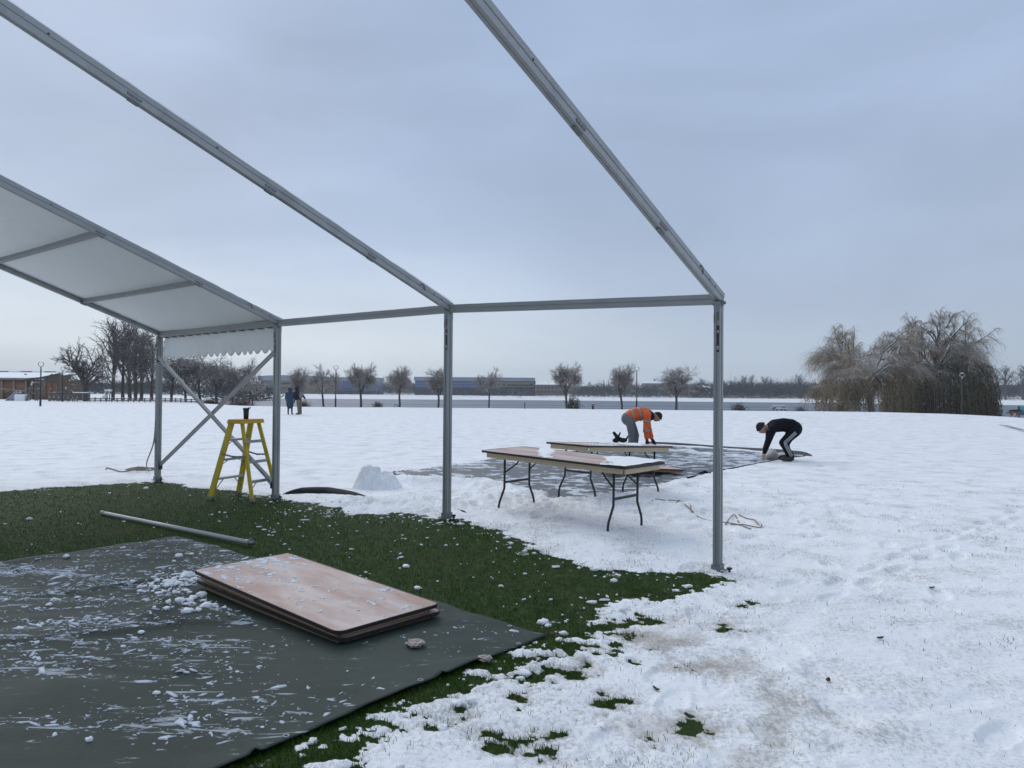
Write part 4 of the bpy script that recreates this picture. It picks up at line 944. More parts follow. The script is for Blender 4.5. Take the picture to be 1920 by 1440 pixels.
# crumpled bits and dead leaves
def crumple(label, px, py, r, m, name, cat, zf):
    p = G(px, py); z = zf(p[0], p[1]); rnd = random.Random(px); bm = bmesh.new(); bmesh.ops.create_icosphere(bm, subdivisions=3, radius=r)
    for v in bm.verts: q = rnd.uniform(.62, 1.12); v.co = Vector((v.co.x*q*1.3, v.co.y*q, v.co.z*q*.55))
    me = bpy.data.meshes.new(name); bm.to_mesh(me); bm.free(); me.materials.append(m); tag(link(name, me, None, 0, (p[0], p[1], z+r*.35)), label, cat)
PAP = mat('damp_paper', (.42, .36, .32), .8, .2, 20, .2)
tz = lambda x, y: float(tarp_z(np.array([x]), np.array([y]))[0])
crumple('crumpled pale pink wet tissue on the tarpaulin below the stack of tables', 778, 1217, .042, PAP, 'crumpled_tissue', 'tissue', tz)
crumple('crumpled pale paper scrap in the grass just beyond the tarpaulin edge', 909, 1243, .032, PAP, 'crumpled_paper', 'paper scrap', lambda x, y: hz(x, y)+.015)
LEAFM = mat('dead_leaf', (.075, .035, .018), .8, .3, 30)
for px, py, a, lab in [(1034, 1192, .4, 'dead brown leaf lying by the pointed corner of the tarpaulin'), (966, 1143, 1.9, 'small dead leaf in the dark turf above the tarpaulin corner'), (1552, 1281, 1., 'reddish dead leaf on the open snow, lower right'), (1650, 1208, .2, 'dark dead leaf farther up the open snow, lower right'), (1747, 1109, .1, 'thin curled twig like leaf on the snow right of the nearest post'), (1230, 1300, 2.2, 'dead leaf in the trampled snow right of the tarpaulin')]:
    p = G(px, py); z = hsurf(p[0], p[1])+.004; mb = MB(); V = []; n = 8
    for i in range(n+1):
        t = i/n; w_ = .011*math.sin(math.pi*t)**.7*(1+.25*math.sin(i*2.5)); x = (t-.5)*.045
        for u in (-1, 0, 1): V.append((x, u*w_, .006*abs(u)+.008*(t-.4)**2*4))
    F = [(i*3+j, i*3+j+1, i*3+j+4, i*3+j+3) for i in range(n) for j in (0, 1)]
    mb.add(V, F); o = mb.build('leaf', LEAFM, None, True, loc=(p[0], p[1], z)); o.rotation_euler = (.2, .1, a); o.modifiers.new('t', 'SOLIDIFY').thickness = .001; tag(o, lab, 'leaf')

# ------------------------------------------------------------------ bare trees
BARK = mat('bark_dark', (.075, .065, .057), .9, .3, 3, .3, 20, snow=.30)
BARKS = mat('bark_snowy', (.075, .065, .058), .9, .3, 3, .3, 20, snow=.72)
TWIG = mat('twigs_brown', (.27, .235, .205), .9, .3, 1.5, snow=.42)
TWIGD = mat('twigs_dark', (.13, .115, .105), .9, .3, 1.5, snow=.22)
TWIGW = mat('willow_strands', (.33, .26, .195), .85, .35, .6, snow=.44, col2=(.25, .20, .10), c2=(.46, .62))
LEAFO = mat('willow_leaves', (.22, .155, .07), .8, .3, .5, col2=(.040, .048, .026), c2=(.44, .56))
LEAFD = mat('willow_leaves_dark', (.060, .070, .045), .8, .3, .5, col2=(.085, .075, .035), c2=(.5, .62))
def frusta(segs, n):
    """segs: (k,8) p0 p1 r0 r1 -> V,F"""
    S = np.array(segs, float); p0, p1, r0, r1 = S[:, 0:3], S[:, 3:6], S[:, 6], S[:, 7]
    a = p1-p0; a /= np.linalg.norm(a, axis=1)[:, None]+1e-9
    ref = np.where(np.abs(a[:, 2:3]) < .9, [[0, 0, 1.]], [[1., 0, 0]]); u = np.cross(a, ref); u /= np.linalg.norm(u, axis=1)[:, None]; v = np.cross(a, u)
    V = []; 
    for k in range(n):
        t = 2*math.pi*k/n; dd = u*math.cos(t)+v*math.sin(t); V += [p0+dd*r0[:, None], p1+dd*r1[:, None]]
    V = np.stack(V, 1).reshape(-1, 3); o = np.arange(len(S))[:, None]*2*n; F = []
    for k in range(n):
        k2 = (k+1) % n; F.append(o+np.array([[2*k, 2*k2, 2*k2+1, 2*k+1]]))
    return V, np.concatenate(F)
class Tree:
    def __init__(s, seed): s.r = random.Random(seed); s.th = []; s.tw = []
    def branch(s, p, d, L, r, lv, P, tot):
        """P: list of level dicts"""
        q = P[lv]; n = q['seg']; pts = [p.copy()]; rs = [r]; dd = d.copy(); rnd = s.r
        for i in range(n):
            w_ = q['wob']; dd = dd+Vector((rnd.gauss(0, w_), rnd.gauss(0, w_), rnd.gauss(0, w_)+q['up']/n)); dd.normalize()
            pts.append(pts[-1]+dd*(L/n)); rs.append(r*(1-(1-q['taper'])*(i+1)/n))
        dst = s.th if lv <= q.get('thick', 1) else s.tw
        for i in range(n): dst.append((*pts[i], *pts[i+1], rs[i], rs[i+1]))
        if lv+1 >= len(P): return
        c = P[lv+1]; k = c['n'] if isinstance(c['n'], int) else rnd.randint(*c['n'])
        for j in range(k):
            t = c['st']+(1-c['st'])*((j+rnd.random())/k)**c.get('pw', .8); t = min(t, .999); x = t*n; i = int(x); b = pts[i].lerp(pts[i+1], x-i); ax = (pts[i+1]-pts[i]).normalized()
            az = (j*2.4+rnd.uniform(-.5, .5)); ang = math.radians(c['ang']*rnd.uniform(.65, 1.3)); ref = ax.orthogonal().normalized()
            sd_ = ref*math.cos(az)+ax.cross(ref)*math.sin(az); nd = (ax*math.cos(ang)+sd_*math.sin(ang)).normalized()
            if c.get('flat'): nd.z *= c['flat']; nd.normalize()
            ln = L*c['len']*rnd.uniform(.7, 1.2)*(1-.35*t if c.get('cone') else 1)
            s.branch(b, nd, ln, max(r*c['rad'], c.get('rmin', .006)), lv+1, P, tot)
def make_tree(seed, H, r0, P, d0=(0, 0, 1), tops=None, minr=None):
    T = Tree(seed); T.branch(Vector((0, 0, -.15)), Vector(d0).normalized(), H, r0, 0, P, H)
    return T
def tree_things(proto, T, mt, mc, scale_to=None):
    V, F = frusta(T.th, 7); a = npmesh('trunk', V, F, mt); V, F = frusta(T.tw, 3); b = npmesh('crown', V, F, mc); return [('trunk', a), ('crown', b)]
def norm_tree(T, H, Wd=None, cx0=0.):
    """scale the recorded skeleton to height H (and crown width Wd)"""
    S = T.th+T.tw; zs = sorted(max(q[2], q[5]) for q in S); top = zs[int(len(zs)*.995)]; xs = sorted(q[3] for q in S); wd = xs[int(len(xs)*.985)]-xs[int(len(xs)*.015)]
    kz = H/top; kx = (Wd/wd) if Wd else kz
    cx = 0
    tw = [q for q in T.tw]; mx_ = sum(q[3] for q in tw)/len(tw)*kx; my_ = sum(q[4] for q in tw)/len(tw)*kx; mz_ = sum(q[5] for q in tw)/len(tw)*kz
    hx, hy = (cx0-mx_)/mz_, -my_/mz_
    def sc(q): return (q[0]*kx+hx*max(q[2]*kz, 0), q[1]*kx+hy*max(q[2]*kz, 0), q[2]*kz, q[3]*kx+hx*max(q[5]*kz, 0), q[4]*kx+hy*max(q[5]*kz, 0), q[5]*kz, q[6], q[7])
    T.th = [sc(q) for q in T.th]; T.tw = [sc(q) for q in T.tw]; return T
def place_tree(meshes, name, label, x, y, z, rz=0, s=(1, 1, 1), group=None, cat='tree'):
    t = thing(name, label, cat, (x, y, z), rz, group); t.scale = s
    for nm, me in meshes: link(nm, me, t)
    return t
# pollard-like round trees of the lakeside row
POL = [dict(seg=3, wob=.07, up=.1, taper=.8), dict(n=(3, 5), st=.75, ang=34, len=.95, rad=.62, seg=5, wob=.13, up=.18, taper=.5, thick=1, pw=.5),
       dict(n=7, st=.25, ang=42, len=.55, rad=.5, seg=4, wob=.17, up=.12, taper=.5, rmin=.022, thick=2), dict(n=11, st=.10, ang=50, len=.62, rad=.5, seg=3, wob=.22, up=.10, taper=.45, rmin=.014),
       dict(n=10, st=.25, ang=42, len=.62, rad=.6, seg=2, wob=.24, up=.05, taper=.3, rmin=.008)]
pol = []
def lopsided(T):
    S = T.tw; n = len(S); mx_ = sum(q[3] for q in S)/n; my_ = sum(q[4] for q in S)/n; return math.hypot(mx_, my_)
cand = sorted([make_tree(300+k, 1.5, .15, POL, (0, 0, 1)) for k in range(9)], key=lopsided)
for k in range(4): pol.append(tree_things(None, norm_tree(cand[k], 4.6, 3.3), BARKS, TWIG))
def wz(px, py, y): p = W(px, py, y); return p
row = [(474, 706, 42, 1, 'small thin bare tree between the second post and the dark grove'), (560, 690, 42, 0, 'round bare tree behind the two walkers'), (608, 685, 52, 1, 'round bare tree just left of the lamp post between the posts'), (678, 683, 60, 2, 'wide bare tree forked low in a V, right of the lamp post'),
       (750, 687, 54, 3, 'dense round bare tree beside the small dark bollard'), (822, 690, 54, 0, 'bare tree half hidden behind the middle post'), (917, 690, 42, 1, 'slender bare tree with snowy trunk just right of the middle post'),
       (1063, 682, 60, 2, 'bare tree with brown leaves at its foot, above the farther trestle table'), (1167, 684, 56, 3, 'bare tree directly behind the worker in orange'), (1268, 688, 64, 0, 'leaning bare tree with pale trunk just left of the nearest post')]
for px, top, wpx, k, lab in row:
    d = 79+R_.uniform(-2, 2); p = W(px, top, d); b = hz(p[0], p[1]); H = p[2]-b; ww = wpx/FPX*d
    place_tree(pol[k], 'pollard_tree', lab, p[0], p[1], b, 0 if k in (2,) else R_.uniform(0, 6), (ww/3.3*.88, ww/3.3*.88, H/4.6), 'round bare trees along the lake shore')
# tall grove, left
TALL = [dict(seg=6, wob=.03, up=.1, taper=.35), dict(n=17, st=.18, ang=36, len=.46, rad=.45, seg=5, wob=.09, up=.5, taper=.4, thick=0, cone=True, rmin=.03), dict(n=9, st=.12, ang=38, len=.45, rad=.5, seg=3, wob=.16, up=.25, taper=.4, rmin=.018), dict(n=5, st=.1, ang=38, len=.5, rad=.5, seg=2, wob=.2, up=.05, taper=.3, rmin=.011)]
tall = [tree_things(None, norm_tree(make_tree(320+k, 12, .26, TALL), 12.5, 4.6), BARK, TWIGD) for k in range(3)]
for px, top, wpx, k, d, lab in [(214, 596, 62, 0, 104, 'tallest slender bare tree, leftmost trunk of the dark grove'), (233, 600, 60, 1, 107, 'slender bare tree second from the left in the dark grove'), (246, 586, 66, 2, 112, 'bare tree rising highest under the marquee roof edge'), (256, 622, 64, 0, 103, 'dense bare tree with wide trunk left of the far corner post'), (267, 612, 60, 1, 108, 'thin bare tree whose trunk stands just left of the far corner post'), (286, 618, 60, 2, 113, 'bare tree hidden behind the far corner post')]:
    p = W(px, top, d); b = hz(p[0], p[1])-.0; H = p[2]-b; place_tree(tall[k], 'tall_bare_tree', lab, p[0], p[1], b, R_.uniform(0, 6), (wpx/FPX*d/4.6, wpx/FPX*d/4.6, H/12.5), 'tall bare trees of the grove')
MID = [dict(seg=4, wob=.08, up=.1, taper=.7), dict(n=(4, 6), st=.35, ang=38, len=1.0, rad=.55, seg=6, wob=.13, up=.1, taper=.35, thick=1, rmin=.05), dict(n=11, st=.15, ang=50, len=.6, rad=.5, seg=4, wob=.2, up=0, taper=.4, rmin=.024, thick=1), dict(n=9, st=.12, ang=50, len=.55, rad=.5, seg=3, wob=.22, up=-.05, taper=.4, rmin=.015), dict(n=6, st=.1, ang=48, len=.55, rad=.6, seg=2, wob=.25, up=-.1, taper=.3, rmin=.010)]
midt = [tree_things(None, norm_tree(make_tree(340+k, 3.2, .2, MID), 7.5, 6.5), BARKS, TWIGD) for k in range(3)]
for px, top, wpx, k, d, lab in [(322, 655, 90, 0, 96, 'spreading bare tree seen through the crossed braces, nearest the far corner post'), (350, 660, 84, 1, 99, 'bare tree with dark trunk under the valance scallops'), (378, 664, 86, 2, 97, 'bare tree with pale forked stems between the crossed braces'), (408, 668, 84, 0, 92, 'reddish bare tree beneath the right part of the valance'), (436, 676, 60, 1, 95, 'bare tree behind the upper end of the rising brace'), (466, 672, 62, 2, 90, 'bare tree with rounded drooping crown at the grove end')]:
    p = W(px, top, d); b = hz(p[0], p[1]); H = p[2]-b; place_tree(midt[k], 'bare_tree', lab, p[0], p[1], b, R_.uniform(0, 6), (wpx/FPX*d/6.5, wpx/FPX*d/6.5, H/7.5), 'bare trees of the low grove')
# spreading oak-like tree by the pavilion
OAK = [dict(seg=3, wob=.1, up=.1, taper=.8), dict(n=7, st=.55, ang=52, len=1.15, rad=.55, seg=6, wob=.14, up=.35, taper=.4, thick=1), dict(n=8, st=.2, ang=40, len=.5, rad=.45, seg=5, wob=.16, up=.2, taper=.4, rmin=.04, thick=2), dict(n=7, st=.2, ang=38, len=.5, rad=.5, seg=3, wob=.18, up=.1, taper=.4, rmin=.024), dict(n=5, st=.2, ang=36, len=.5, rad=.6, seg=2, wob=.2, up=.05, taper=.3, rmin=.013)]
oak = tree_things(None, norm_tree(make_tree(362, 3.0, .38, OAK), 7.5, 7), BARK, TWIGD)
p = W(162, 645, 94); b = hz(p[0], p[1]); place_tree(oak, 'spreading_tree', 'wide bare tree with snow lined branches right of the timber pavilion', p[0], p[1], b, 1.0, (88/FPX*94/7,)*2+((p[2]-b)/7.5,))

# the two weeping willows
def willow(seed, H, Wd, name, label, x, y, z, rz, dark, lean, cx):
    P = [dict(seg=5, wob=.10, up=.1, taper=.75), dict(n=7, st=.5, ang=45, len=1.05, rad=.55, seg=7, wob=.16, up=.10, taper=.4, thick=1, rmin=.09), dict(n=8, st=.22, ang=45, len=.55, rad=.5, seg=5, wob=.2, up=.05, taper=.4, rmin=.05, thick=2), dict(n=6, st=.2, ang=45, len=.5, rad=.5, seg=4, wob=.2, up=-.25, taper=.5, rmin=.026, thick=2)]
    T = make_tree(seed, H*.42, .34, P, lean); T = norm_tree(T, H*.97, Wd*.90, cx)
    rnd = random.Random(seed+5); st = []; lf = []
    ends = [q for q in T.tw]
    th = list(T.th)
    for q in ends:
        for _ in range(9):
            t = rnd.random(); c = Vector(q[:3]).lerp(Vector(q[3:6]), t); hd = Vector((c.x, c.y, 0)); hd = hd.normalized() if hd.length > .1 else Vector((1, 0, 0))
            d = (hd*rnd.uniform(.1, .9)+Vector((rnd.gauss(0, .5), rnd.gauss(0, .5), rnd.uniform(-.2, .7)))).normalized()
            outer = min(1, Vector((c.x, c.y)).length/(Wd*.45)); ln = rnd.uniform(.5, 1.3)+1.7*outer*rnd.random()
            if c.z > H*.72: ln *= .55
            n = 5; pts = [c]
            for i in range(n):
                d = (d+Vector((rnd.gauss(0, .10), rnd.gauss(0, .10), -.42))).normalized(); pts.append(pts[-1]+d*ln/n)
            for i in range(n):
                if pts[i+1].z < .3: break
                st.append((*pts[i], *pts[i+1], .013*(1-i*.12), .013*(1-(i+1)*.14)))
                low = pts[i].z < H*(.52 if dark else .42)
                if low and rnd.random() < (.9 if dark else .5): lf.append((pts[i].lerp(pts[i+1], rnd.random()), d.copy()))
    # long curtains down to the ground round the rim
    for _ in range(1500 if dark else 420):
        a = rnd.uniform(0, 2*math.pi); rr = Wd*.5*rnd.uniform(.35, 1.0)**.6; zt = H*rnd.uniform(.30, .60)*(1.15-.45*rr/(Wd*.5)); c = Vector((rr*math.cos(a)+cx, rr*math.sin(a)*.9, zt)); d = Vector((math.cos(a)*.3, math.sin(a)*.3, -1)).normalized()
        n = 7; ln = zt-rnd.uniform(.1, 1.2); pts = [c]
        for i in range(n):
            d = (d+Vector((rnd.gauss(0, .06), rnd.gauss(0, .06), -.4))).normalized(); pts.append(pts[-1]+d*ln/n)
        for i in range(n):
            st.append((*pts[i], *pts[i+1], .012, .011))
            for _k in range(3 if dark else 1): lf.append((pts[i].lerp(pts[i+1], rnd.random())+Vector((rnd.gauss(0, .05), rnd.gauss(0, .05), 0)), d.copy()))
    t = thing(name, label, 'tree', (x, y, z), rz, 'weeping willows on the shore')
    V, F = frusta([q for q in th], 6); link('trunk', npmesh('trunk', V, F, BARKS), t)
    V, F = frusta(T.tw+st, 3); link('crown', npmesh('crown', V, F, TWIGW), t)
    V = []; F = []
    for i, (c, d) in enumerate(lf):
        l = rnd.uniform(.16, .34); w_ = rnd.uniform(.03, .06); s_ = Vector((rnd.gauss(0, 1), rnd.gauss(0, 1), 0)).normalized()*w_; e = (d+Vector((rnd.gauss(0, .3), rnd.gauss(0, .3), -.2))).normalized()*l
        V += [c, c+e*.5+s_, c+e, c+e*.5-s_]; F.append((4*i, 4*i+1, 4*i+2, 4*i+3))
    link('leaves', npmesh('leaves', np.array([tuple(q) for q in V]), np.array(F), LEAFD if dark else LEAFO, False), t)
    return t
for px, top, wpx, d, seed, lab, dark, lean, cx in [(1636, 604, 176, 80, 401, 'left weeping willow with curved snow plastered trunk', False, (-.12, 0, 1), -.7), (1740, 576, 190, 86, 408, 'right weeping willow, taller, with dark green curtain of leaves', True, (.05, 0, 1), 1.3)]:
    p = W(px, top, d); b = hz(p[0], p[1]); willow(seed, p[2]-b, wpx/FPX*d, 'weeping_willow', lab, p[0], p[1], b, 0, dark, lean, cx)

# shrubs
def shrub_mesh(seed, n, H, Wd, m, leaves=0, lm=None):
    rnd = random.Random(seed); S = []; lf = []
    for _ in range(n):
        a = rnd.uniform(0, 6.28); e = rnd.uniform(.2, 1.4); d = Vector((math.cos(a)*math.cos(e), math.sin(a)*math.cos(e), math.sin(e))); p = Vector((rnd.gauss(0, Wd*.12), rnd.gauss(0, Wd*.12), 0)); L = rnd.uniform(.5, 1)*math.hypot(Wd*.5*math.cos(e), H*math.sin(e))
        for i in range(4):
            q = p+d*L/4; S.append((*p, *q, .012*(1-i*.2), .012*(1-(i+1)*.2))); p = q; d = (d+Vector((rnd.gauss(0, .2), rnd.gauss(0, .2), .05))).normalized()
            if leaves and rnd.random() < leaves: lf.append(p.copy())
    V, F = frusta(S, 3); out = [('stems', npmesh('stems', V, F, m))]
    if lf:
        V = []; F = []
        for i, c in enumerate(lf):
            for _k in range(1):
                a = Vector((rnd.gauss(0, 1), rnd.gauss(0, 1), rnd.gauss(0, 1))).normalized()*.07; b = Vector((rnd.gauss(0, 1), rnd.gauss(0, 1), rnd.gauss(0, 1))).normalized()*.05; j = len(V)
                V += [c-a, c+b, c+a, c-b]; F.append((j, j+1, j+2, j+3))
        out.append(('leaves', npmesh('leaves', np.array([tuple(q) for q in V]), np.array(F), lm or LEAFD, False)))
    return out
sh_g = shrub_mesh(1, 260, 1, 2, TWIGD, .9, mat('shrub_green', (.060, .075, .040), .8, .3, 2, snow=.35)); sh_b = shrub_mesh(2, 420, 1, 2, TWIGD)
sh_r = shrub_mesh(3, 520, 1, 2, mat('twigs_red', (.12, .075, .068), .9, .3, 1.5, snow=.2))
for px, top, wpx, d, ms, lab in [(708, 750, 22, 78, sh_g, 'low green bush at the field edge right of the forked tree'), (1385, 752, 34, 76, sh_g, 'frosted green bush on the shore right of the nearest post'), (1502, 757, 30, 77, sh_b, 'thin leafless shrub just left of the willows'), (1075, 738, 34, 81, sh_g, 'brown leafy shoots round the foot of a shore tree'), (570, 745, 30, 82, sh_r, 'reddish low scrub behind the two walkers'), (450, 742, 70, 86, sh_r, 'reddish scrub along the field edge under the grove'), (395, 742, 50, 93, sh_r, 'low reddish scrub behind the crossing of the braces')]:
    p = W(px, top, d); b = hz(p[0], p[1]); H = max(.4, p[2]-b); place_tree(ms, 'shrub', lab, p[0], p[1], b-.05, R_.uniform(0, 6), (wpx/FPX*d/2, wpx/FPX*d/2, H), None, 'shrub')

# ------------------------------------------------------------------ lamp posts
LAMPM = mat('lamp_metal', (.30, .31, .32), .4, .1, 10, metal=.3)
def lamp(px, top, base, d, label, first=[None]):
    p = W(px, top, d); b = hz(p[0], p[1]); pb = W(px, base, d)[2]; b = min(b, pb) if d > 70 else b; H = p[2]-b
    t = thing('street_lamp', label, 'lamp post', (p[0], p[1], b), 0, 'ring headed lamp posts')
    mb = MB(); mb.tube([(0, 0, 0), (0, 0, 1.0), (0, 0, 1.01), (0, 0, H-.62)], [.085, .08, .055, .05], 10); mb.build('column', BLACK, t, True)
    mb = MB(); mb.tube([(0, 0, H-.62), (0, 0, H-.50), (0, 0, H-.42)], [.05, .07, .03], 10); mb.build('neck', LAMPM, t, True)
    ring = []; 
    for q in np.linspace(0, 2*math.pi, 25): ring.append((math.sin(q)*.235*(1 if math.cos(q) > -.5 else .85), 0, H-.23+.19*math.cos(q)))
    mb = MB(); mb.tube(ring, .032, 8, False); mb.build('ring_head', LAMPM, t, True)
    mb = MB(); mb.ell((0, 0, H-.035), (.15, .07, .045), 12, 6); mb.ell((0, 0, H-.40), (.07, .05, .03), 10, 5); mb.build('snow_cap', SNOW, t, True)
lamp(77, 678, 763, 62, 'nearest ring headed lamp post, black column in front of the timber pavilion')
lamp(118, 688, 745, 88, 'lamp post with snow capped head beside the pavilion corner')
lamp(630, 685, 765, 74, 'ring headed lamp post right of the two walkers')
lamp(1194, 687, 770, 73, 'ring headed lamp post behind the orange worker')
lamp(1804, 699, 778, 72, 'ring headed lamp post against the dark willow leaves')

# small furniture along the path
def post(label, px, top, base, d, w_, name='bollard', cat='bollard', m=BLACK, extra=None):
    p = W(px, top, d); b = hz(p[0], p[1]); t = thing(name, label, cat, (p[0], p[1], b)); H = p[2]-b
    mb = MB(); mb.tube([(0, 0, 0), (0, 0, H-.03), (0, 0, H)], [w_, w_, w_*.6], 10); mb.build('body', m, t)
    mb = MB(); mb.ell((0, 0, H+.01), (w_, w_, .035), 10, 5); mb.build('snow_cap', SNOW, t, True)
    if extra: extra(t, H)
def red(t, H):
    mb = MB(); mb.box((0, -.14, H-.16), (.16, .02, .14)); mb.build('red_label', mat('red_label', (.5, .06, .03), .5), t)
    mb = MB(); mb.box((0, -.155, H-.16), (.07, .012, .05)); mb.build('label_mark', mat('label_pale', (.6, .55, .5), .5), t)
post('dark squat post with a small red label on the shore above the tables', 1112, 757, 768, 73, .12, extra=red)
post('thin black marker post at the field edge left of the red labelled one', 984, 753, 767, 73, .04, 'marker_post', 'post')
def hole(t, H):
    mb = MB(); mb.tube([(math.sin(q)*.17, 0, H+.02+.17*math.cos(q)) for q in np.linspace(0, 2*math.pi, 17)], .035, 6, False); mb.build('hoop', BLACK, t, True)
post('small dark hoop topped stand beside the dense round tree', 743, 762, 768, 76, .05, 'hoop_stand', 'stand', extra=hole)
# snow covered picnic table
p = W(1461, 767, 76); b = hz(p[0], p[1]); t = thing('picnic_table', 'snow topped dark picnic table on the shore left of the willows', 'picnic table', (p[0], p[1], b+.0), .1)
DKW = mat('dark_wood', (.04, .035, .03), .7, .2, 6)
for (c, dd, nm) in (((0, 0, .62), (1.25, .7, .05), 'tabletop'), ((0, -.6, .40), (1.25, .25, .05), 'bench_seat'), ((0, .6, .40), (1.25, .25, .05), 'bench_seat')):
    mb = MB(); mb.box(c, dd); q = mb.build(nm, DKW, t)
    mb = MB(); mb.box((c[0], c[1], c[2]+.065), (dd[0]*.96, dd[1]*.94, .07)); mb.build('snow', SNOW, q, bevel=.02)
for s in (-.45, .45):
    for s2 in (-1, 1): mb = MB(); mb.beam((s, s2*.15, .6), (s, s2*.55, -.02), .07, .07); mb.build('leg', DKW, t)
# blue notice board at the right edge
p = W(1932, 762, 60); b = hz(p[0], p[1]); t = thing('notice_board', 'blue green notice board at the right edge behind the dog', 'sign', (p[0], p[1], b), .0); H = p[2]-b
for s in (-.95, .95): mb = MB(); mb.box((s, 0, H/2-.02), (.09, .09, H+.08)); mb.build('post', BLACK, t)
def signmat():
    m = bpy.data.materials.new('sign_print'); m.use_nodes = True; tt = m.node_tree; bb = tt.nodes['Principled BSDF']; bb.inputs['Roughness'].default_value = .4
    tc = N(tt, 'ShaderNodeTexCoord'); sp = N(tt, 'ShaderNodeSeparateXYZ'); cr = N(tt, 'ShaderNodeValToRGB'); tt.links.new(tc.outputs['Generated'], sp.inputs[0]); tt.links.new(sp.outputs['Z'], cr.inputs[0]); e = cr.color_ramp.elements
    e[0].color = (.01, .06, .20, 1); e[0].position = .2; e[1].color = (.03, .32, .30, 1); e[1].position = .75; x = e.new(.45); x.color = (.02, .16, .34, 1)
    tt.links.new(cr.outputs[0], bb.inputs['Base Color']); return m
mb = MB(); mb.box((0, -.02, H-.36), (1.78, .05, .70)); mb.build('panel', signmat(), t)

# ------------------------------------------------------------------ timber pavilion, left
def pavilion():
    d = 108; WOOD = mat('cladding_timber', (.20, .095, .055), .75, .2, 1.2, .1, col2=(.27, .16, .09), c2=(.45, .6), stretch=(1, 1, 6)); WD2 = mat('cladding_brown', (.135, .10, .062), .75, .2, 1.2); DKR = mat('roof_edge', (.05, .055, .065), .6, .1); GL = mat('dark_glass', (.03, .05, .055), .15, .1)
    o = W(0, 752, d); z0 = hz(o[0], o[1])-.1; u = d/FPX
    X = lambda px: (px-0)*u
    zz = lambda py: (751-py)*u
    t = thing('timber_pavilion', 'low timber clad pavilion with snow covered roof at the left edge', 'building', (o[0], o[1], z0), -.02)
    mb = MB(); mb.box((X(-60), 4, zz(712)/2), (X(200), 7.6, zz(712))); mb.build('wall', WD2, t)
    mb = MB(); mb.prism([(X(40), .25), (X(96), .25), (X(96), 7.5), (X(40), 7.5)], 0, zz(712)); mb.build('wall', WOOD if False else WD2, t)
    for a, b in ((-110, -80), (-76, -46), (-42, -22), (-18, 1), (5, 24), (28, 47)):
        mb = MB(); mb.box((X((a+b)/2), .14, (zz(716)+zz(737))/2), (X(b-a), .1, zz(716)-zz(737))); p_ = mb.build('timber_panel', WOOD, t)
    for a in (-78, -44, -20, 3, 26, 49, 60):
        mb = MB(); mb.box((X(a), .08, zz(714)/2), (.28, .3, zz(714))); mb.build('pier', mat('pale_pier', (.30, .20, .13), .7) if a == -78 else bpy.data.materials['pale_pier'], t)
    mb = MB(); mb.box((X(54.5), .16, (zz(716)+zz(728))/2), (X(9), .1, zz(716)-zz(728))); mb.build('window', GL, t)
    # main roof (snow) sloping up away, dark fascia
    V = [(X(-160), -.7, zz(712)), (X(78), -.7, zz(712)), (X(98), 7.9, zz(699)), (X(-160), 7.9, zz(699))]
    def slab(V, th, m, nm, dz=0): 
        v = [(a, b, c+dz) for a, b, c in V]+[(a, b, c+dz+th) for a, b, c in V]; mb = MB(); mb.add(v, [(3, 2, 1, 0), (4, 5, 6, 7), (0, 1, 5, 4), (1, 2, 6, 5), (2, 3, 7, 6), (3, 0, 4, 7)]); return mb.build(nm, m, t)
    slab(V, .16, DKR, 'fascia'); slab([(a, b+.02, c) for a, b, c in V], .12, SNOW, 'roof_snow', .163)
    # rising verge on the right: gable roof wing
    V2 = [(X(76), -1.4, zz(713.5)), (X(80), -1.4, zz(713.5)), (X(150), -1.2, zz(697)), (X(150), 7.0, zz(697)), (X(76), 7.0, zz(713.5))]
    mb = MB(); a = Vector((X(62), -1.5, zz(712))); b = Vector((X(92), -1.5, zz(709))); c = Vector((X(128), -1.5, zz(701)))
    mb.beam(a, b, .3, .26); mb.beam(b, c, .3, .30); mb.build('verge_beam', DKR, t)
    mb = MB(); mb.prism([(X(80), -.9), (X(118), -.9), (X(118), 2), (X(80), 2)], 0, zz(714)); mb.build('gable_wall', WD2, t)
    mb = MB(); mb.add([(X(80), -.92, zz(714)), (X(118), -.92, zz(714)), (X(118), -.92, zz(704)), (X(80), 2, zz(714)), (X(118), 2, zz(714)), (X(118), 2, zz(704))], [(0, 1, 2), (3, 5, 4), (0, 3, 4, 1), (1, 4, 5, 2), (0, 2, 5, 3)]); mb.build('gable_wall', WD2, t)
    for a, b in ((84, 95), (98, 106), (108, 116)):
        mb = MB(); mb.box((X((a+b)/2), -.96, zz(716)/2+.2), (X(b-a), .08, zz(716)-.7)); mb.build('timber_panel', WOOD, t)
    for px in (17, 68, 76):
        mb = MB(); mb.box((X(px), 3.5, zz(702)), (.35 if px == 72 else .15, .3, .45 if px == 72 else .3)); mb.build('roof_vent', DKR, t)
    for k in range(8): 
        mb = MB(); mb.box((X(-90+k*24), 7.7, zz(698.3)+.3), (X(22), .3, .12)); mb.build('ridge_cap', DKR if k % 2 else SNOW, t)
pavilion()

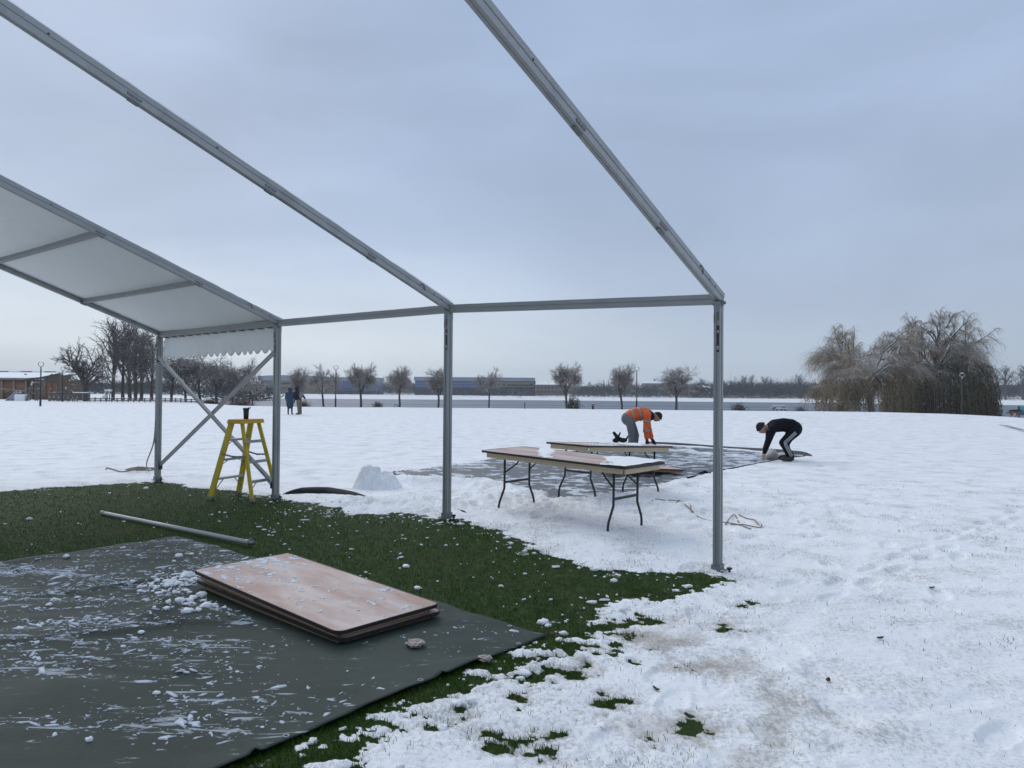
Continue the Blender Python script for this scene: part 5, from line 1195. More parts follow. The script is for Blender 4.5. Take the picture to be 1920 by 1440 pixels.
# ------------------------------------------------------------------ log playground in front of it
LOG = mat('weathered_log', (.15, .135, .12), .85, .3, 2, .2, snow=.34)
def logs(name, label, cat, d, beams, extra=None):
    p = W(beams[0][0], 750, d); b = hz(p[0], p[1]); t = thing(name, label, cat, (p[0], p[1], b)); bt = b
    for (x0, y0, x1, y1, r, nm) in beams:
        a = Vector(W(x0, y0, d+R_.uniform(-.6, .6))); c = Vector(W(x1, y1, d+R_.uniform(-.6, .6))); o_ = Vector((p[0], p[1], b))
        a.z = max(a.z, b-.05); c.z = max(c.z, b-.05)
        mb = MB(); mb.tube([a-o_, c-o_], r, 7); mb.build(nm, LOG, t, True)
    if extra: extra(t, Vector((p[0], p[1], b)), d)
    return t
def slide_x(t, o, d):
    for (pts, nm) in ((((14, 751), (33, 735)), 'slide_chute'), (((22, 751), (36, 736)), 'slide_chute')):
        a = Vector(W(*pts[0], d))-o; c = Vector(W(*pts[1], d))-o; mb = MB(); mb.beam(a, c, .9, .07); mb.build(nm, mat('slide_steel', (.45, .48, .52), .35, .1, metal=.2) if 'slide_steel' not in bpy.data.materials else bpy.data.materials['slide_steel'], t)
    mb = MB(); a = Vector(W(42, 746, d))-o; mb.box(a, (1.3, 1.2, .9)); mb.build('snowy_deck', SNOW, t, bevel=.1)
logs('climbing_frame', 'log climbing frame with leaning posts and slide before the pavilion', 'climbing frame', 92, [(30, 751, 30, 733, .09, 'log_post'), (38, 751, 39, 734, .09, 'log_post'), (50, 751, 62, 716, .12, 'leaning_log'), (56, 750, 60, 717, .08, 'log_post'), (66, 751, 67, 716, .09, 'log_post'), (80, 735, 86, 718, .07, 'log_post'), (-4, 729, 40, 733, .05, 'rope_line'), (40, 732, 62, 726, .05, 'rope_line'), (26, 733, 52, 734, .07, 'cross_rail'), (60, 718, 86, 717, .07, 'cross_rail'), (58, 730, 84, 729, .06, 'cross_rail'), (60, 738, 76, 738, .06, 'cross_rail'), (70, 751, 71, 728, .08, 'log_post')], slide_x)
logs('rope_climber', 'timber posts and beams of the playground between the lamp and the wide tree', 'climbing frame', 94, [(95, 752, 95, 728, .09, 'log_post'), (106, 752, 107, 727, .09, 'log_post'), (114, 752, 115, 700, .13, 'log_post'), (123, 752, 124, 726, .08, 'log_post'), (130, 752, 131, 712, .10, 'log_post'), (140, 752, 141, 727, .08, 'log_post'), (94, 737, 124, 735, .06, 'cross_rail'), (112, 726, 132, 726, .05, 'cross_rail'), (132, 732, 142, 737, .07, 'cross_rail'), (95, 743, 144, 742, .06, 'cross_rail'), (132, 713, 143, 714, .05, 'cross_rail'), (131, 721, 150, 724, .05, 'cross_rail')])
def nest(t, o, d):
    for k in range(9):
        a = Vector(W(146+k*2.6, 751, d))-o; c = Vector(W(146+k*2.6, 737, d))-o; mb = MB(); mb.tube([a, c], .07, 6); mb.build('stake', LOG, t)
    mb = MB(); a = Vector(W(156, 736, d))-o; mb.box(a, (1.9, 1.4, .12)); mb.build('snow_cap', SNOW, t, bevel=.04)
logs('play_enclosure', 'little stockade of stakes with snow cap at the foot of the wide bare tree', 'play enclosure', 93, [(145, 752, 145, 735, .08, 'log_post'), (168, 752, 168, 735, .08, 'log_post')], nest)
def tower(t, o, d):
    c = Vector(W(203, 732, d))-o; mb = MB(); mb.ell(c, (.5, .4, .16), 12, 6); mb.build('snow_cap', SNOW, t, True)
    c = Vector(W(197, 744, d))-o; mb = MB(); mb.ell(c, (.32, .3, .26), 12, 6); mb.build('snow_ball', SNOW, t, True)
logs('play_post', 'tall thin playground post with snow capped disc between grove trunks', 'play post', 92, [(201, 752, 201, 700, .05, 'mast'), (198, 752, 199, 734, .07, 'log_post'), (205, 752, 206, 733, .06, 'log_post')], tower)
def fence(label, x0, x1, d, n, ytop=(743, 746), two=True):
    a = W(x0, 752, d); c = W(x1, 752, d); t = thing('post_and_rail_fence', label, 'fence', (a[0], a[1], hz(a[0], a[1]))); o = Vector((a[0], a[1], hz(a[0], a[1])))
    pr = []
    for k in range(n+1):
        q = k/n; x = a[0]+(c[0]-a[0])*q; y = a[1]+(c[1]-a[1])*q; z = hz(x, y); pr.append(Vector((x, y, z))-o)
        mb = MB(); mb.box(pr[-1]+Vector((0, 0, .24)), (.11, .11, .56+.1*math.sin(k*2.1))); mb.build('fence_post', LOG, t)
        mb = MB(); mb.box(pr[-1]+Vector((0, 0, .55)), (.12, .12, .05)); mb.build('snow_cap', SNOW, t, bevel=.01)
    for k in range(n):
        for z in ((.2, .42) if two else (.5,)):
            mb = MB(); mb.beam(pr[k]+Vector((0, -.08, z)), pr[k+1]+Vector((0, -.08, z)), .05, .11); mb.build('fence_rail', LOG, t)
fence('low timber rail fence left of the wide bare tree', 92, 145, 90, 6)
fence('low timber rail fence running under the tall grove trunks', 168, 292, 91, 12)
fence('low timber rail fence seen between the crossed braces', 300, 378, 92, 8)

# ------------------------------------------------------------------ far shore
def clump(rng, c, rx, rz, n, V, F, o):
    """one far crown: many small twig slivers spread through its volume"""
    a = rng.rand(n)*2*np.pi; e = np.arccos(1-1.95*rng.rand(n)); q = rng.rand(n)**.45
    lob = 1+.22*np.sin(a*3+rng.rand()*6)+.15*np.sin(a*7+e*4+rng.rand()*6)
    d = np.stack([np.sin(e)*np.cos(a), np.sin(e)*np.sin(a), np.cos(e)], 1); p = d*(q*lob)[:, None]*np.array([rx, rx, rz*.5])+np.array(c)+np.array([0, 0, rz*.45])
    dr = d*.6+rng.normal(0, .35, (n, 3))+np.array([0, 0, .55]); dr /= np.linalg.norm(dr, axis=1)[:, None]; l = rng.uniform(.5, 1.5, n)*min(1., rz/8); w_ = rng.uniform(.05, .26, n)*min(1., rz/5)*np.where(p[:, 2]-c[2] > rz*.75, .35, 1.)
    s = np.cross(dr, rng.normal(0, 1, (n, 3))); s /= np.linalg.norm(s, axis=1)[:, None]; s *= w_[:, None]
    v = np.stack([p-s, p+s, p+dr*l[:, None]], 1).reshape(-1, 3); V.append(v); F.append(np.arange(3*n).reshape(-1, 3)+o[0]); o[0] += 3*n
FARW = mat('far_wood', (.055, .058, .062), .95, .3, .15, snow=.18)
FARB = mat('far_bush', (.060, .062, .056), .95, .3, .3, snow=.45)
def belt(name, label, specs, m, seed, dens=1.):
    rng = np.random.RandomState(seed); V = []; F = []; o = [0]
    for (px0, px1, t0, t1, d0, d1, n, wd) in specs:
        for k in range(n):
            f = (k+rng.rand())/n; px = px0+(px1-px0)*f; d = d0+(d1-d0)*rng.rand(); top = (t0+(t1-t0)*f)+rng.normal(0, 2.6)+rng.rand()*9*(rng.rand() < .6)
            p = W(px, top, d); z = hz(p[0], p[1]); H = max(1., p[2]-z+.3); w_ = wd*rng.uniform(.7, 1.3)
            clump(rng, (p[0], p[1], z-.2), w_, H, int(240*dens*max(.4, w_*H/30)), V, F, o)
    ob = link(name, npmesh(name, np.concatenate(V), np.concatenate(F), m, False)); tag(ob, label, None, None, 'stuff')
belt('near_woodland', 'dark bare woodland belt behind the playground and grove', [(-80, 500, 713, 716, 215, 250, 60, 5.5), (120, 330, 709, 711, 235, 270, 26, 5.5)], FARW, 501, 1.5)
belt('far_woodland', 'bare woodland massed along the far lake shore', [(470, 1010, 727, 727, 392, 410, 46, 6), (690, 790, 713, 713, 470, 520, 18, 6.5), (1000, 1340, 719, 717, 440, 500, 44, 6.5), (1060, 1330, 725, 724, 400, 430, 28, 6), (1290, 1540, 712, 711, 400, 460, 40, 7), (1290, 1540, 720, 718, 385, 400, 26, 7), (1530, 1860, 716, 712, 400, 450, 30, 7), (1820, 1960, 716, 712, 420, 450, 14, 7)], FARW, 502, 1.4)
belt('shore_shrubs', 'low snowy shrubs dotted along the far shore', [(470, 1000, 742, 742, 366, 380, 60, 1.8), (1000, 1300, 742, 742, 366, 380, 40, 1.8), (1290, 1540, 737, 738, 366, 376, 34, 3.2), (1540, 1860, 740, 742, 366, 380, 40, 3), (1830, 1950, 743, 745, 352, 362, 24, 4)], FARB, 503, 1.)
POP = [dict(seg=5, wob=.04, up=.1, taper=.3), dict(n=14, st=.25, ang=26, len=.45, rad=.4, seg=4, wob=.1, up=.4, taper=.4, thick=0, cone=True, rmin=.05), dict(n=7, st=.15, ang=32, len=.45, rad=.5, seg=3, wob=.16, up=.2, taper=.4, rmin=.045), dict(n=5, st=.1, ang=35, len=.5, rad=.6, seg=1, wob=.2, up=0, taper=.3, rmin=.035)]
FT = mat('far_bare_wood', (.075, .074, .076), .95, .3, .4)
farp = [tree_things(None, norm_tree(make_tree(520+k, 12, .3, POP), 12, 5.5), FT, FT) for k in range(2)]
for px, top, wpx, k, lab in [(1395, 702, 16, 0, 'leftmost of three bare poplars rising above the far wood'), (1409, 701, 15, 1, 'middle of three bare poplars rising above the far wood'), (1434, 704, 22, 0, 'broad rounded bare tree above the far wood'), (1446, 708, 12, 1, 'thin bare tree beside the broad one above the far wood'), (1500, 700, 26, 0, 'tall bare tree above the far wood just left of the willows'), (1317, 708, 18, 1, 'pale bare tree behind the snowy roof left of the nearest post'), (1340, 712, 12, 0, 'pale bare tree directly behind the nearest post')]:
    d = 430; p = W(px, top, d); b = hz(p[0], p[1]); place_tree(farp[k], 'far_tree', lab, p[0], p[1], b, R_.uniform(0, 6), (wpx/FPX*d/5.5,)*2+((p[2]-b)/12,), 'bare trees standing out of the far wood')
for px, top, wpx, k, lab in [(1862, 689, 34, 0, 'tall far tree just right of the willows'), (1886, 684, 38, 1, 'tall far tree in the middle of the right hand trio'), (1918, 682, 40, 0, 'tall far tree cut by the right edge of the frame')]:
    d = 385; p = W(px, top, d); b = hz(p[0], p[1]); place_tree(farp[k], 'far_tree', lab, p[0], p[1], b, R_.uniform(0, 6), (wpx/FPX*d/5.5,)*2+((p[2]-b)/12,), 'tall trees at the right of the far shore')
def fir(px, top, d, label):
    p = W(px, top, d); b = hz(p[0], p[1]); H = p[2]-b; rng = np.random.RandomState(px); V = []; F = []; n = 700
    z = rng.rand(n)*.92+.05; a = rng.rand(n)*6.28; r = (1-z)*H*.16; base = np.stack([np.cos(a)*r*.2, np.sin(a)*r*.2, z*H], 1); tip = np.stack([np.cos(a)*r, np.sin(a)*r, z*H-r*.5], 1); s = np.stack([-np.sin(a), np.cos(a), 0*a], 1)*.12
    V = np.stack([base-s, base+s, tip], 1).reshape(-1, 3); t = thing('fir_tree', label, 'tree', (p[0], p[1], b), 0, 'pointed firs on the far shore')
    link('crown', npmesh('crown', V, np.arange(3*n).reshape(-1, 3), FARW, False), t); mb = MB(); mb.tube([(0, 0, 0), (0, 0, H*.9)], [.2, .03], 6); mb.build('trunk', FT, t)
fir(1132, 709, 470, 'left of two small pointed firs on the far skyline'); fir(1141, 710, 470, 'right of two small pointed firs on the far skyline'); fir(1432, 711, 470, 'small pointed fir in front of the broad far tree')

def far_buildings():
    ROOFB = mat('blue_grey_roof', (.27, .30, .36), .5, .06, .05); GLZ = mat('blue_glass', (.060, .10, .24), .35, .15, .06, col2=(.11, .16, .30), c2=(.4, .6)); BEI = mat('beige_cladding', (.26, .215, .15), .8, .1, .1); DKW_ = mat('dark_window', (.025, .032, .045), .3, .2, .3); WALLG = mat('grey_render', (.20, .19, .19), .8, .1, .1); NAVY = mat('navy_wall', (.045, .06, .085), .6, .1, .1)
    def frame(px0, d, label, name='office_building', cat='building'):
        o = W(px0, 740, d); z = hz(o[0], o[1])-.3; t = thing(name, label, cat, (o[0], o[1], z)); u = d/FPX
        def B(x0, x1, y0, y1, dep, off, nm, m, parent=None, bev=0):
            # y in picture pixels at this distance
            zt = W(px0, y0, d)[2]-z; zb = max(W(px0, y1, d)[2]-z, -.2); mb = MB(); mb.box((((x0+x1)/2-px0)*u, dep/2+off, (zt+zb)/2), ((x1-x0)*u, dep, zt-zb)); return mb.build(nm, m, parent or t)
        return t, B, u, z
    t, B, u, z = frame(488, 436, 'long office building with beige front and blue glass, left half of the far shore')
    B(508, 626, 712, 740, 24, 0, 'wall', BEI); g = B(626, 704, 713, 732, 24, .3, 'glass_wall', GLZ); B(488, 508, 713, 740, 22, 1, 'side_wall', WALLG); B(626, 704, 732, 741, 23, .6, 'plinth', NAVY)
    # roof as a shallow curved slab
    V = []; F = []; n = 18
    for i in range(n+1):
        q = i/n; px = 484+(706-484)*q; top = W(488, 706-3*math.sin(math.pi*min(1, q*1.6+.05))**.6+0*q, 436)[2]-z; lo = W(488, 713, 436)[2]-z
        for (y, zz) in ((-.8, lo), (-.8, top), (24, top+.2), (24, lo)): V.append(((px-488)*u, y, zz))
    for i in range(n):
        for j in range(4): k = i*4; F.append((k+j, k+(j+1) % 4, k+4+(j+1) % 4, k+4+j))
    F += [(0, 3, 2, 1), (n*4, n*4+1, n*4+2, n*4+3)]
    mb = MB(); mb.add(V, F); mb.build('roof', ROOFB, t)
    for (a, b, y0, y1) in [(528, 551, 717, 720.4), (556, 570, 717, 720.4), (580, 587, 717, 721), (593, 599, 717, 721), (606, 612, 717, 721), (528, 575, 726, 728)]:
        f = B(a, b, y0, y1, .3, -.22, 'window', DKW_)
    for k in range(1, 9): B(626+k*8.6, 626.5+k*8.6, 713.2, 732, .15, .12, 'mullion', NAVY, None)
    t, B, u, z = frame(778, 430, 'long blue glazed office building with beige right wing, behind the middle post')
    B(778, 930, 713.5, 727, 26, .3, 'glass_wall', GLZ); B(778, 930, 727, 741, 26, .8, 'plinth', NAVY); B(930, 1001, 714.5, 724, 26, 0, 'wall', BEI); B(930, 1001, 724, 741, 26, .8, 'plinth', NAVY); B(776, 1003, 706.5, 713.5, 27, -.9, 'roof', ROOFB); B(1001, 1004, 712, 741, 26, -.2, 'end_wall', NAVY)
    B(778, 930, 717.5, 718.6, .15, .12, 'transom', mat('pale_transom', (.26, .30, .38), .5)); B(778, 930, 722.5, 723.4, .15, .12, 'transom', bpy.data.materials['pale_transom'])
    for k in range(1, 15): B(778+k*10.2, 778.4+k*10.2, 713.6, 727, .12, .15, 'mullion', NAVY)
    for (a, b, y0, y1) in [(932, 937, 718, 721.6), (942, 947, 718, 721.6), (951, 990, 719.4, 722.2), (992, 999, 718, 722)]: B(a, b, y0, y1, .3, -.22, 'window', DKW_)
    t, B, u, z = frame(1004, 420, 'two storey grey brick block with snowy roofs at the end of the blue office')
    B(1004, 1062, 721, 741, 16, 0, 'wall', mat('far_brick', (.21, .155, .135), .85, .15, .2))
    for k in range(8):
        for y in (725, 732.5): B(1007+k*6.9, 1010.5+k*6.9, y, y+3.4, .3, -.2, 'window', DKW_)
    for (a, b) in ((1003, 1030), (1032, 1063)):
        V = []; y0 = W(1004, 721, 420)[2]-z; y1 = W(1004, 714.5, 420)[2]-z
        xa, xb = (a-1004)*u, (b-1004)*u; V = [(xa, -.5, y0), (xb, -.5, y0), (xb, 16.5, y0), (xa, 16.5, y0), (xa+2, 8, y1), (xb-1, 8, y1)]
        mb = MB(); mb.add(V, [(0, 1, 5, 4), (1, 2, 5), (2, 3, 4, 5), (3, 0, 4), (0, 3, 2, 1)]); mb.build('roof', SNOW, t)
    for i, (px, w_, y0, d, lab) in enumerate([(1226, 36, 713, 520, 'far house with snowy hipped roof above the orange worker'), (1102, 40, 719, 520, 'far low house with snow roof between shore trees'), (1322, 28, 722, 415, 'low flat roofed far building left of the nearest post'), (1160, 30, 719, 530, 'far snowy roof left of the house above the orange worker'), (1903, 26, 716, 520, 'small far house between the right hand tall trees')]):
        t, B, u, z = frame(px-w_/2, d, lab, 'house', 'house'); x0 = px-w_/2
        B(x0, x0+w_, y0+5.5, 742, 10, 0, 'wall', WALLG)
        for k in range(3): B(x0+3+k*(w_-9)/2, x0+6+k*(w_-9)/2, y0+9, y0+12, .3, -.2, 'window', DKW_)
        zt = W(x0, y0, d)[2]-z; zl = W(x0, y0+5.5, d)[2]-z; xb = w_*u
        mb = MB(); mb.add([(-.6, -.6, zl), (xb+.6, -.6, zl), (xb+.6, 10.6, zl), (-.6, 10.6, zl), (xb*.28, 5, zt), (xb*.72, 5, zt)], [(0, 1, 5, 4), (1, 2, 5), (2, 3, 4, 5), (3, 0, 4), (0, 3, 2, 1)]); r = mb.build('roof', SNOW, t)
        mb = MB(); mb.box((xb*.6, 5, zt+.2), (1.2, .9, 1.6)); mb.build('chimney', WALLG, r)
far_buildings()

# ------------------------------------------------------------------ people
SKIN = mat('skin', (.42, .25, .19), .55, .06, 20)
def skin_mesh(joints, edges, m, name, parent, sub=2, root=0, smooth=True, vox=None):
    """one continuous surface: tapered limbs between joints, fused by a voxel remesh"""
    mb = MB(); rmin = 9
    for a, b in edges:
        (pa, ra), (pb, rb) = joints[a], joints[b]; ra = ra if isinstance(ra, tuple) else (ra, ra); rb = rb if isinstance(rb, tuple) else (rb, rb)
        pa, pb = Vector(pa), Vector(pb); L = (pb-pa).length; n = max(2, min(14, int(L/(min(ra+rb)*.35))+1)); rmin = min(rmin, *ra, *rb)
        for i in range(n+1):
            t = i/n; x = ra[0]*(1-t)+rb[0]*t; y = ra[1]*(1-t)+rb[1]*t; mb.ell(pa.lerp(pb, t), (x, y, x), 12, 8)
    me = bpy.data.meshes.new('tmp'); me.from_pydata(mb.v, [], mb.f); o = bpy.data.objects.new('tmp', me); C.objects.link(o)
    md = o.modifiers.new('r', 'REMESH'); md.mode = 'VOXEL'; md.voxel_size = vox or max(.0028, min(.016, rmin*.42)); md.use_smooth_shade = True
    sm = o.modifiers.new('s', 'SMOOTH'); sm.factor = .6; sm.iterations = 5
    dg = bpy.context.evaluated_depsgraph_get(); dg.update(); me2 = bpy.data.meshes.new_from_object(o.evaluated_get(dg)); bpy.data.objects.remove(o, do_unlink=True)
    me2.name = name; me2.materials.clear(); me2.materials.append(m); me2.polygons.foreach_set('use_smooth', [True]*len(me2.polygons)); return link(name, me2, parent)
def chain(*k): return list(zip(k[:-1], k[1:]))
def hand(parent, w_, d, side, m, r=.9, curl=.5, nm='hand'):
    """w_ wrist, d pointing direction, five fingers that bend down"""
    d = Vector(d).normalized(); s_ = Vector(side).normalized(); s_ = (s_-d*s_.dot(d)).normalized(); n = d.cross(s_)
    J = {'w': (w_, .026*r), 'p': (w_+d*.045*r, (.036*r, .022*r)), 'k': (w_+d*.085*r, (.038*r, .018*r))}; E = chain('w', 'p', 'k')
    for i, (off, L) in enumerate(((-.030, .062), (-.011, .074), (.010, .070), (.029, .056))):
        a = w_+(d*.085+s_*off)*r; b = a+(d*(1-curl*.3)+n*curl*.5)*L*.55*r; c = b+(d*(1-curl)+n*curl)*L*.5*r
        J.update({f'a{i}': (a, .0105*r), f'b{i}': (b, .0095*r), f'c{i}': (c, .008*r)}); E += [('k', f'a{i}')]+chain(f'a{i}', f'b{i}', f'c{i}')
    t0 = w_+(d*.03-s_*.032)*r; t1 = t0+(d*.6-s_*.8)*.038*r; t2 = t1+(d*.9-s_*.3+n*.2)*.032*r
    J.update({'t0': (t0, .014*r), 't1': (t1, .012*r), 't2': (t2, .010*r)}); E += [('p', 't0')]+chain('t0', 't1', 't2')
    return skin_mesh(J, E, m, nm, parent, 2)
def head(parent, c, fwd, up, m=SKIN, hair=None, hairc=None, r=1.0):
    """oval head with nose, brow, chin; fwd = facing"""
    f = Vector(fwd).normalized(); u = Vector(up); u = (u-f*u.dot(f)).normalized(); s_ = f.cross(u)
    Mx = Matrix((s_, f, u)).transposed()
    def fn(p):
        x, y, z = p; q = Vector((x, y, z))
        if z < 0: q.x *= 1-.28*(-z/.12); q.y = q.y*(1-.18*(-z/.12))+.012*(-z/.12)
        if y > 0:
            q.y += .024*math.exp(-(x/.013)**2-((z+.012)/.022)**2)+.007*math.exp(-(x/.03)**2-((z+.055)/.012)**2)-.008*math.exp(-((abs(x)-.032)/.014)**2-((z-.018)/.012)**2)+.006*math.exp(-(x/.03)**2-((z+.10)/.02)**2)
        return q*r
    mb = MB(); mb.ell(c, (.078, .098, .122), 40, 28, Mx, fn); h = mb.build('head', m, parent, True)
    for sx in (-1, 1):
        mb = MB(); mb.ell(Vector(c)+Mx @ Vector((sx*.030, .086, .018))*r, (.010, .006, .006), 8, 6, Mx); mb.build('eye', mat('eye_dark', (.03, .02, .02), .2) if 'eye_dark' not in bpy.data.materials else bpy.data.materials['eye_dark'], h, True)
        mb = MB(); mb.ell(Vector(c)+Mx @ Vector((sx*.078, -.005, .0))*r, (.010, .02, .032), 8, 6, Mx); mb.build('ear', m, h, True)
        mb = MB(); mb.tube([Vector(c)+Mx @ Vector((sx*.018, .090, .036))*r, Vector(c)+Mx @ Vector((sx*.044, .080, .038))*r], .0035, 5); mb.build('eyebrow', hairc or BLACKF, h, True)
    mb = MB(); mb.tube([Vector(c)+Mx @ Vector((-.022, .085, -.058))*r, Vector(c)+Mx @ Vector((0, .094, -.060))*r, Vector(c)+Mx @ Vector((.022, .085, -.058))*r], [.003, .005, .003], 6); mb.build('mouth', mat('lips', (.30, .13, .11), .5) if 'lips' not in bpy.data.materials else bpy.data.materials['lips'], h, True)
    return h, Mx
def cap(parent, c, Mx, r, m, nm, lo=.015, rr=(.088, .108, .125), rib=True, back=0):
    """knitted hat: upper shell of an ellipsoid with a turned brim"""
    def fn(p):
        q = Vector(p)
        if q.z < lo: q.z = lo-(lo-q.z)*.05; 
        return q*r*(1+.01*math.sin(math.atan2(p.x, p.y)*24))
    mb = MB(); mb.ell(Vector(c)+Mx @ Vector((0, -.004-back, .012)), rr, 48, 24, Mx, fn); o = mb.build(nm, m, parent, True)
    ring = [Vector(c)+Mx @ Vector((math.sin(a)*rr[0]*.99*r, math.cos(a)*rr[1]*.99*r-.004-back, .022+lo+.012)) for a in np.linspace(0, 2*math.pi, 33)]
    mb = MB(); mb.tube(ring, .012, 8, False); mb.build('brim', m, o, True); return o

def fig(label, d, foot, dy0=0.):
    """returns thing and a joint placer working in metres about the figure's own ground point"""
    p = W(foot[0], foot[1], d); b = hsurf(p[0], p[1]); t = thing('person', label, 'person', (p[0], p[1], b)); o = Vector((p[0], p[1], b))
    def J(px, py, dy=0., dz=0.): q = Vector(W(px, py, d))-o; return Vector((q.x, dy, q.z+dz))
    return t, J, o
def orange_worker():
    d = 18.6; t, J, o = fig('worker in orange high visibility jacket and black beanie, bent double lifting the sheet edge', d, (1189, 846))
    NG = mat('grey_sweatpants', (.16, .17, .18), .9, .15, 12, .9, 9); OR = mat('orange_hi_vis', (.80, .135, .02), .7, .14, 6, .9, 9, col2=(.60, .095, .018), c2=(.5, .62)); SIL = mat('reflective_tape', (.30, .29, .28), .4, .1, 10); BT = mat('boots_black', (.02, .018, .017), .6, .2, 20)
    pel = J(1179, 787); ch = J(1208, 776); nk = J(1220, 776); hd = J(1232, 781)
    sl, sr = J(1211, 779, -.19), J(1215, 779, .19); el, er = J(1208, 804, -.22), J(1219, 804, .20); wl, wr = J(1210.5, 824, -.2), J(1225, 825, .16)
    hl, hr = J(1181, 790, -.10), J(1183, 790, .11); kl, kr = J(1183, 817, -.13), J(1194, 817, .14); al, ar = J(1181, 842, -.14), J(1192, 841, .15)
    al.z = .09; ar.z = .09
    tl, tr = al+Vector((.17, -.03, -.055)), ar+Vector((.17, .03, -.055))
    JB = dict(pel=(pel, .135), mid=(J(1193, 777), .125), ch=(ch, .135), nk=(nk, .058), hd=(J(1227, 778), .055), sl=(sl, .06), sr=(sr, .06), el=(el, .042), er=(er, .042), wl=(wl, .028), wr=(wr, .028), hl=(hl, .085), hr=(hr, .085), kl=(kl, .058), kr=(kr, .058), al=(al, .042), ar=(ar, .042), tl=(tl.lerp(al, .35), .026), tr=(tr.lerp(ar, .35), .026))
    E = chain('pel', 'mid', 'ch', 'nk', 'hd')+[('ch', 'sl'), ('ch', 'sr')]+chain('sl', 'el', 'wl')+chain('sr', 'er', 'wr')+[('pel', 'hl'), ('pel', 'hr')]+chain('hl', 'kl', 'al', 'tl')+chain('hr', 'kr', 'ar', 'tr')
    skin_mesh(JB, E, SKIN, 'body', t)
    # trousers
    JT = dict(pel=(J(1177, 785), (.17, .165)), hl=(hl+Vector((0, 0, -.03)), .125), hr=(hr+Vector((0, 0, -.03)), .125), ml=(hl.lerp(kl, .5), .108), mr=(hr.lerp(kr, .5), .108), kl=(kl, .088), kr=(kr, .088), al=(al+Vector((0, 0, .02)), .078), ar=(ar+Vector((0, 0, .02)), .078))
    skin_mesh(JT, [('pel', 'hl'), ('pel', 'hr')]+chain('hl', 'ml', 'kl', 'al')+chain('hr', 'mr', 'kr', 'ar'), NG, 'trousers', t)
    # jacket
    JJ = dict(hem=(J(1183, 781), .175), mid=(J(1195, 776.5), (.175, .185)), ch=(J(1208, 775.5), (.16, .195)), co=(J(1217.5, 775), .092), sl=(sl, .098), sr=(sr, .098), ml=(sl.lerp(el, .5), .082), mr=(sr.lerp(er, .5), .082), el=(el, .074), er=(er, .074), cl=(el.lerp(wl, .78), .064), cr=(er.lerp(wr, .78), .064))
    skin_mesh(JJ, chain('hem', 'mid', 'ch', 'co')+[('ch', 'sl'), ('ch', 'sr')]+chain('sl', 'ml', 'el', 'cl')+chain('sr', 'mr', 'er', 'cr'), OR, 'jacket', t)
    # reflective bands: rings round torso and sleeves
    def band(c, ax, ra, rb, wd, nm='reflective_band'):
        ax = Vector(ax).normalized(); u = ax.cross(Vector((0, 1, 0))).normalized(); v = ax.cross(u); mb = MB(); V = []; F = []
        for e in (-wd/2, wd/2):
            for k in range(28): q = 2*math.pi*k/28; V.append(Vector(c)+ax*e+u*math.cos(q)*ra+v*math.sin(q)*rb)
        for k in range(28): F.append((k, (k+1) % 28, 28+(k+1) % 28, 28+k))
        mb.add(V, F); q = mb.build(nm, SIL, t, True); s_ = q.modifiers.new('t', 'SOLIDIFY'); s_.thickness = .004
    tor = (J(1208, 775.5)-J(1183, 781)).normalized()
    for px, py, ra, rb in ((1186, 780, .178, .180), (1199, 776.4, .180, .192)): band(J(px, py), tor, ra, rb, .05)
    for a, b_, r0 in ((sl, el, .094), (sr, er, .094)): band(a.lerp(b_, .45), b_-a, r0*.98, r0*.98, .045)
    for a, b_, r0 in ((el, wl, .078), (er, wr, .078)): band(a.lerp(b_, .15), b_-a, r0, r0, .045)
    mb = MB(); mb.ell(J(1216, 773.5), (.10, .12, .07), 14, 8); mb.build('red_collar', mat('red_hood', (.35, .02, .025), .8, .2, 10), t, True)
    mb = MB(); mb.ell(J(1222, 780), (.072, .10, .11), 16, 10); mb.build('scarf', BLACKF, t, True)
    h, Mx = head(t, J(1232, 782), (.62, -.18, -.75), (.75, 0, .6)); cap(h, J(1232, 782), Mx, 1.06, BLACKF, 'beanie')
    hand(t, el.lerp(wl, .95), (.05, 0, -1), (0, 1, 0), BLACKF, 1.25, .35, 'glove'); hand(t, er.lerp(wr, .95), (.5, 0, -.85), (0, 1, 0), BLACKF, 1.25, .3, 'glove')
    for a, b_ in ((al, tl), (ar, tr)):
        mb = MB(); f = lambda p: Vector((p.x, p.y, max(p.z, -.05))); mb.ell(((a+b_)/2)+Vector((.0, 0, -.02)), (.15, .055, .065), 18, 10, None, f); mb.build('boot', BT, t, True)
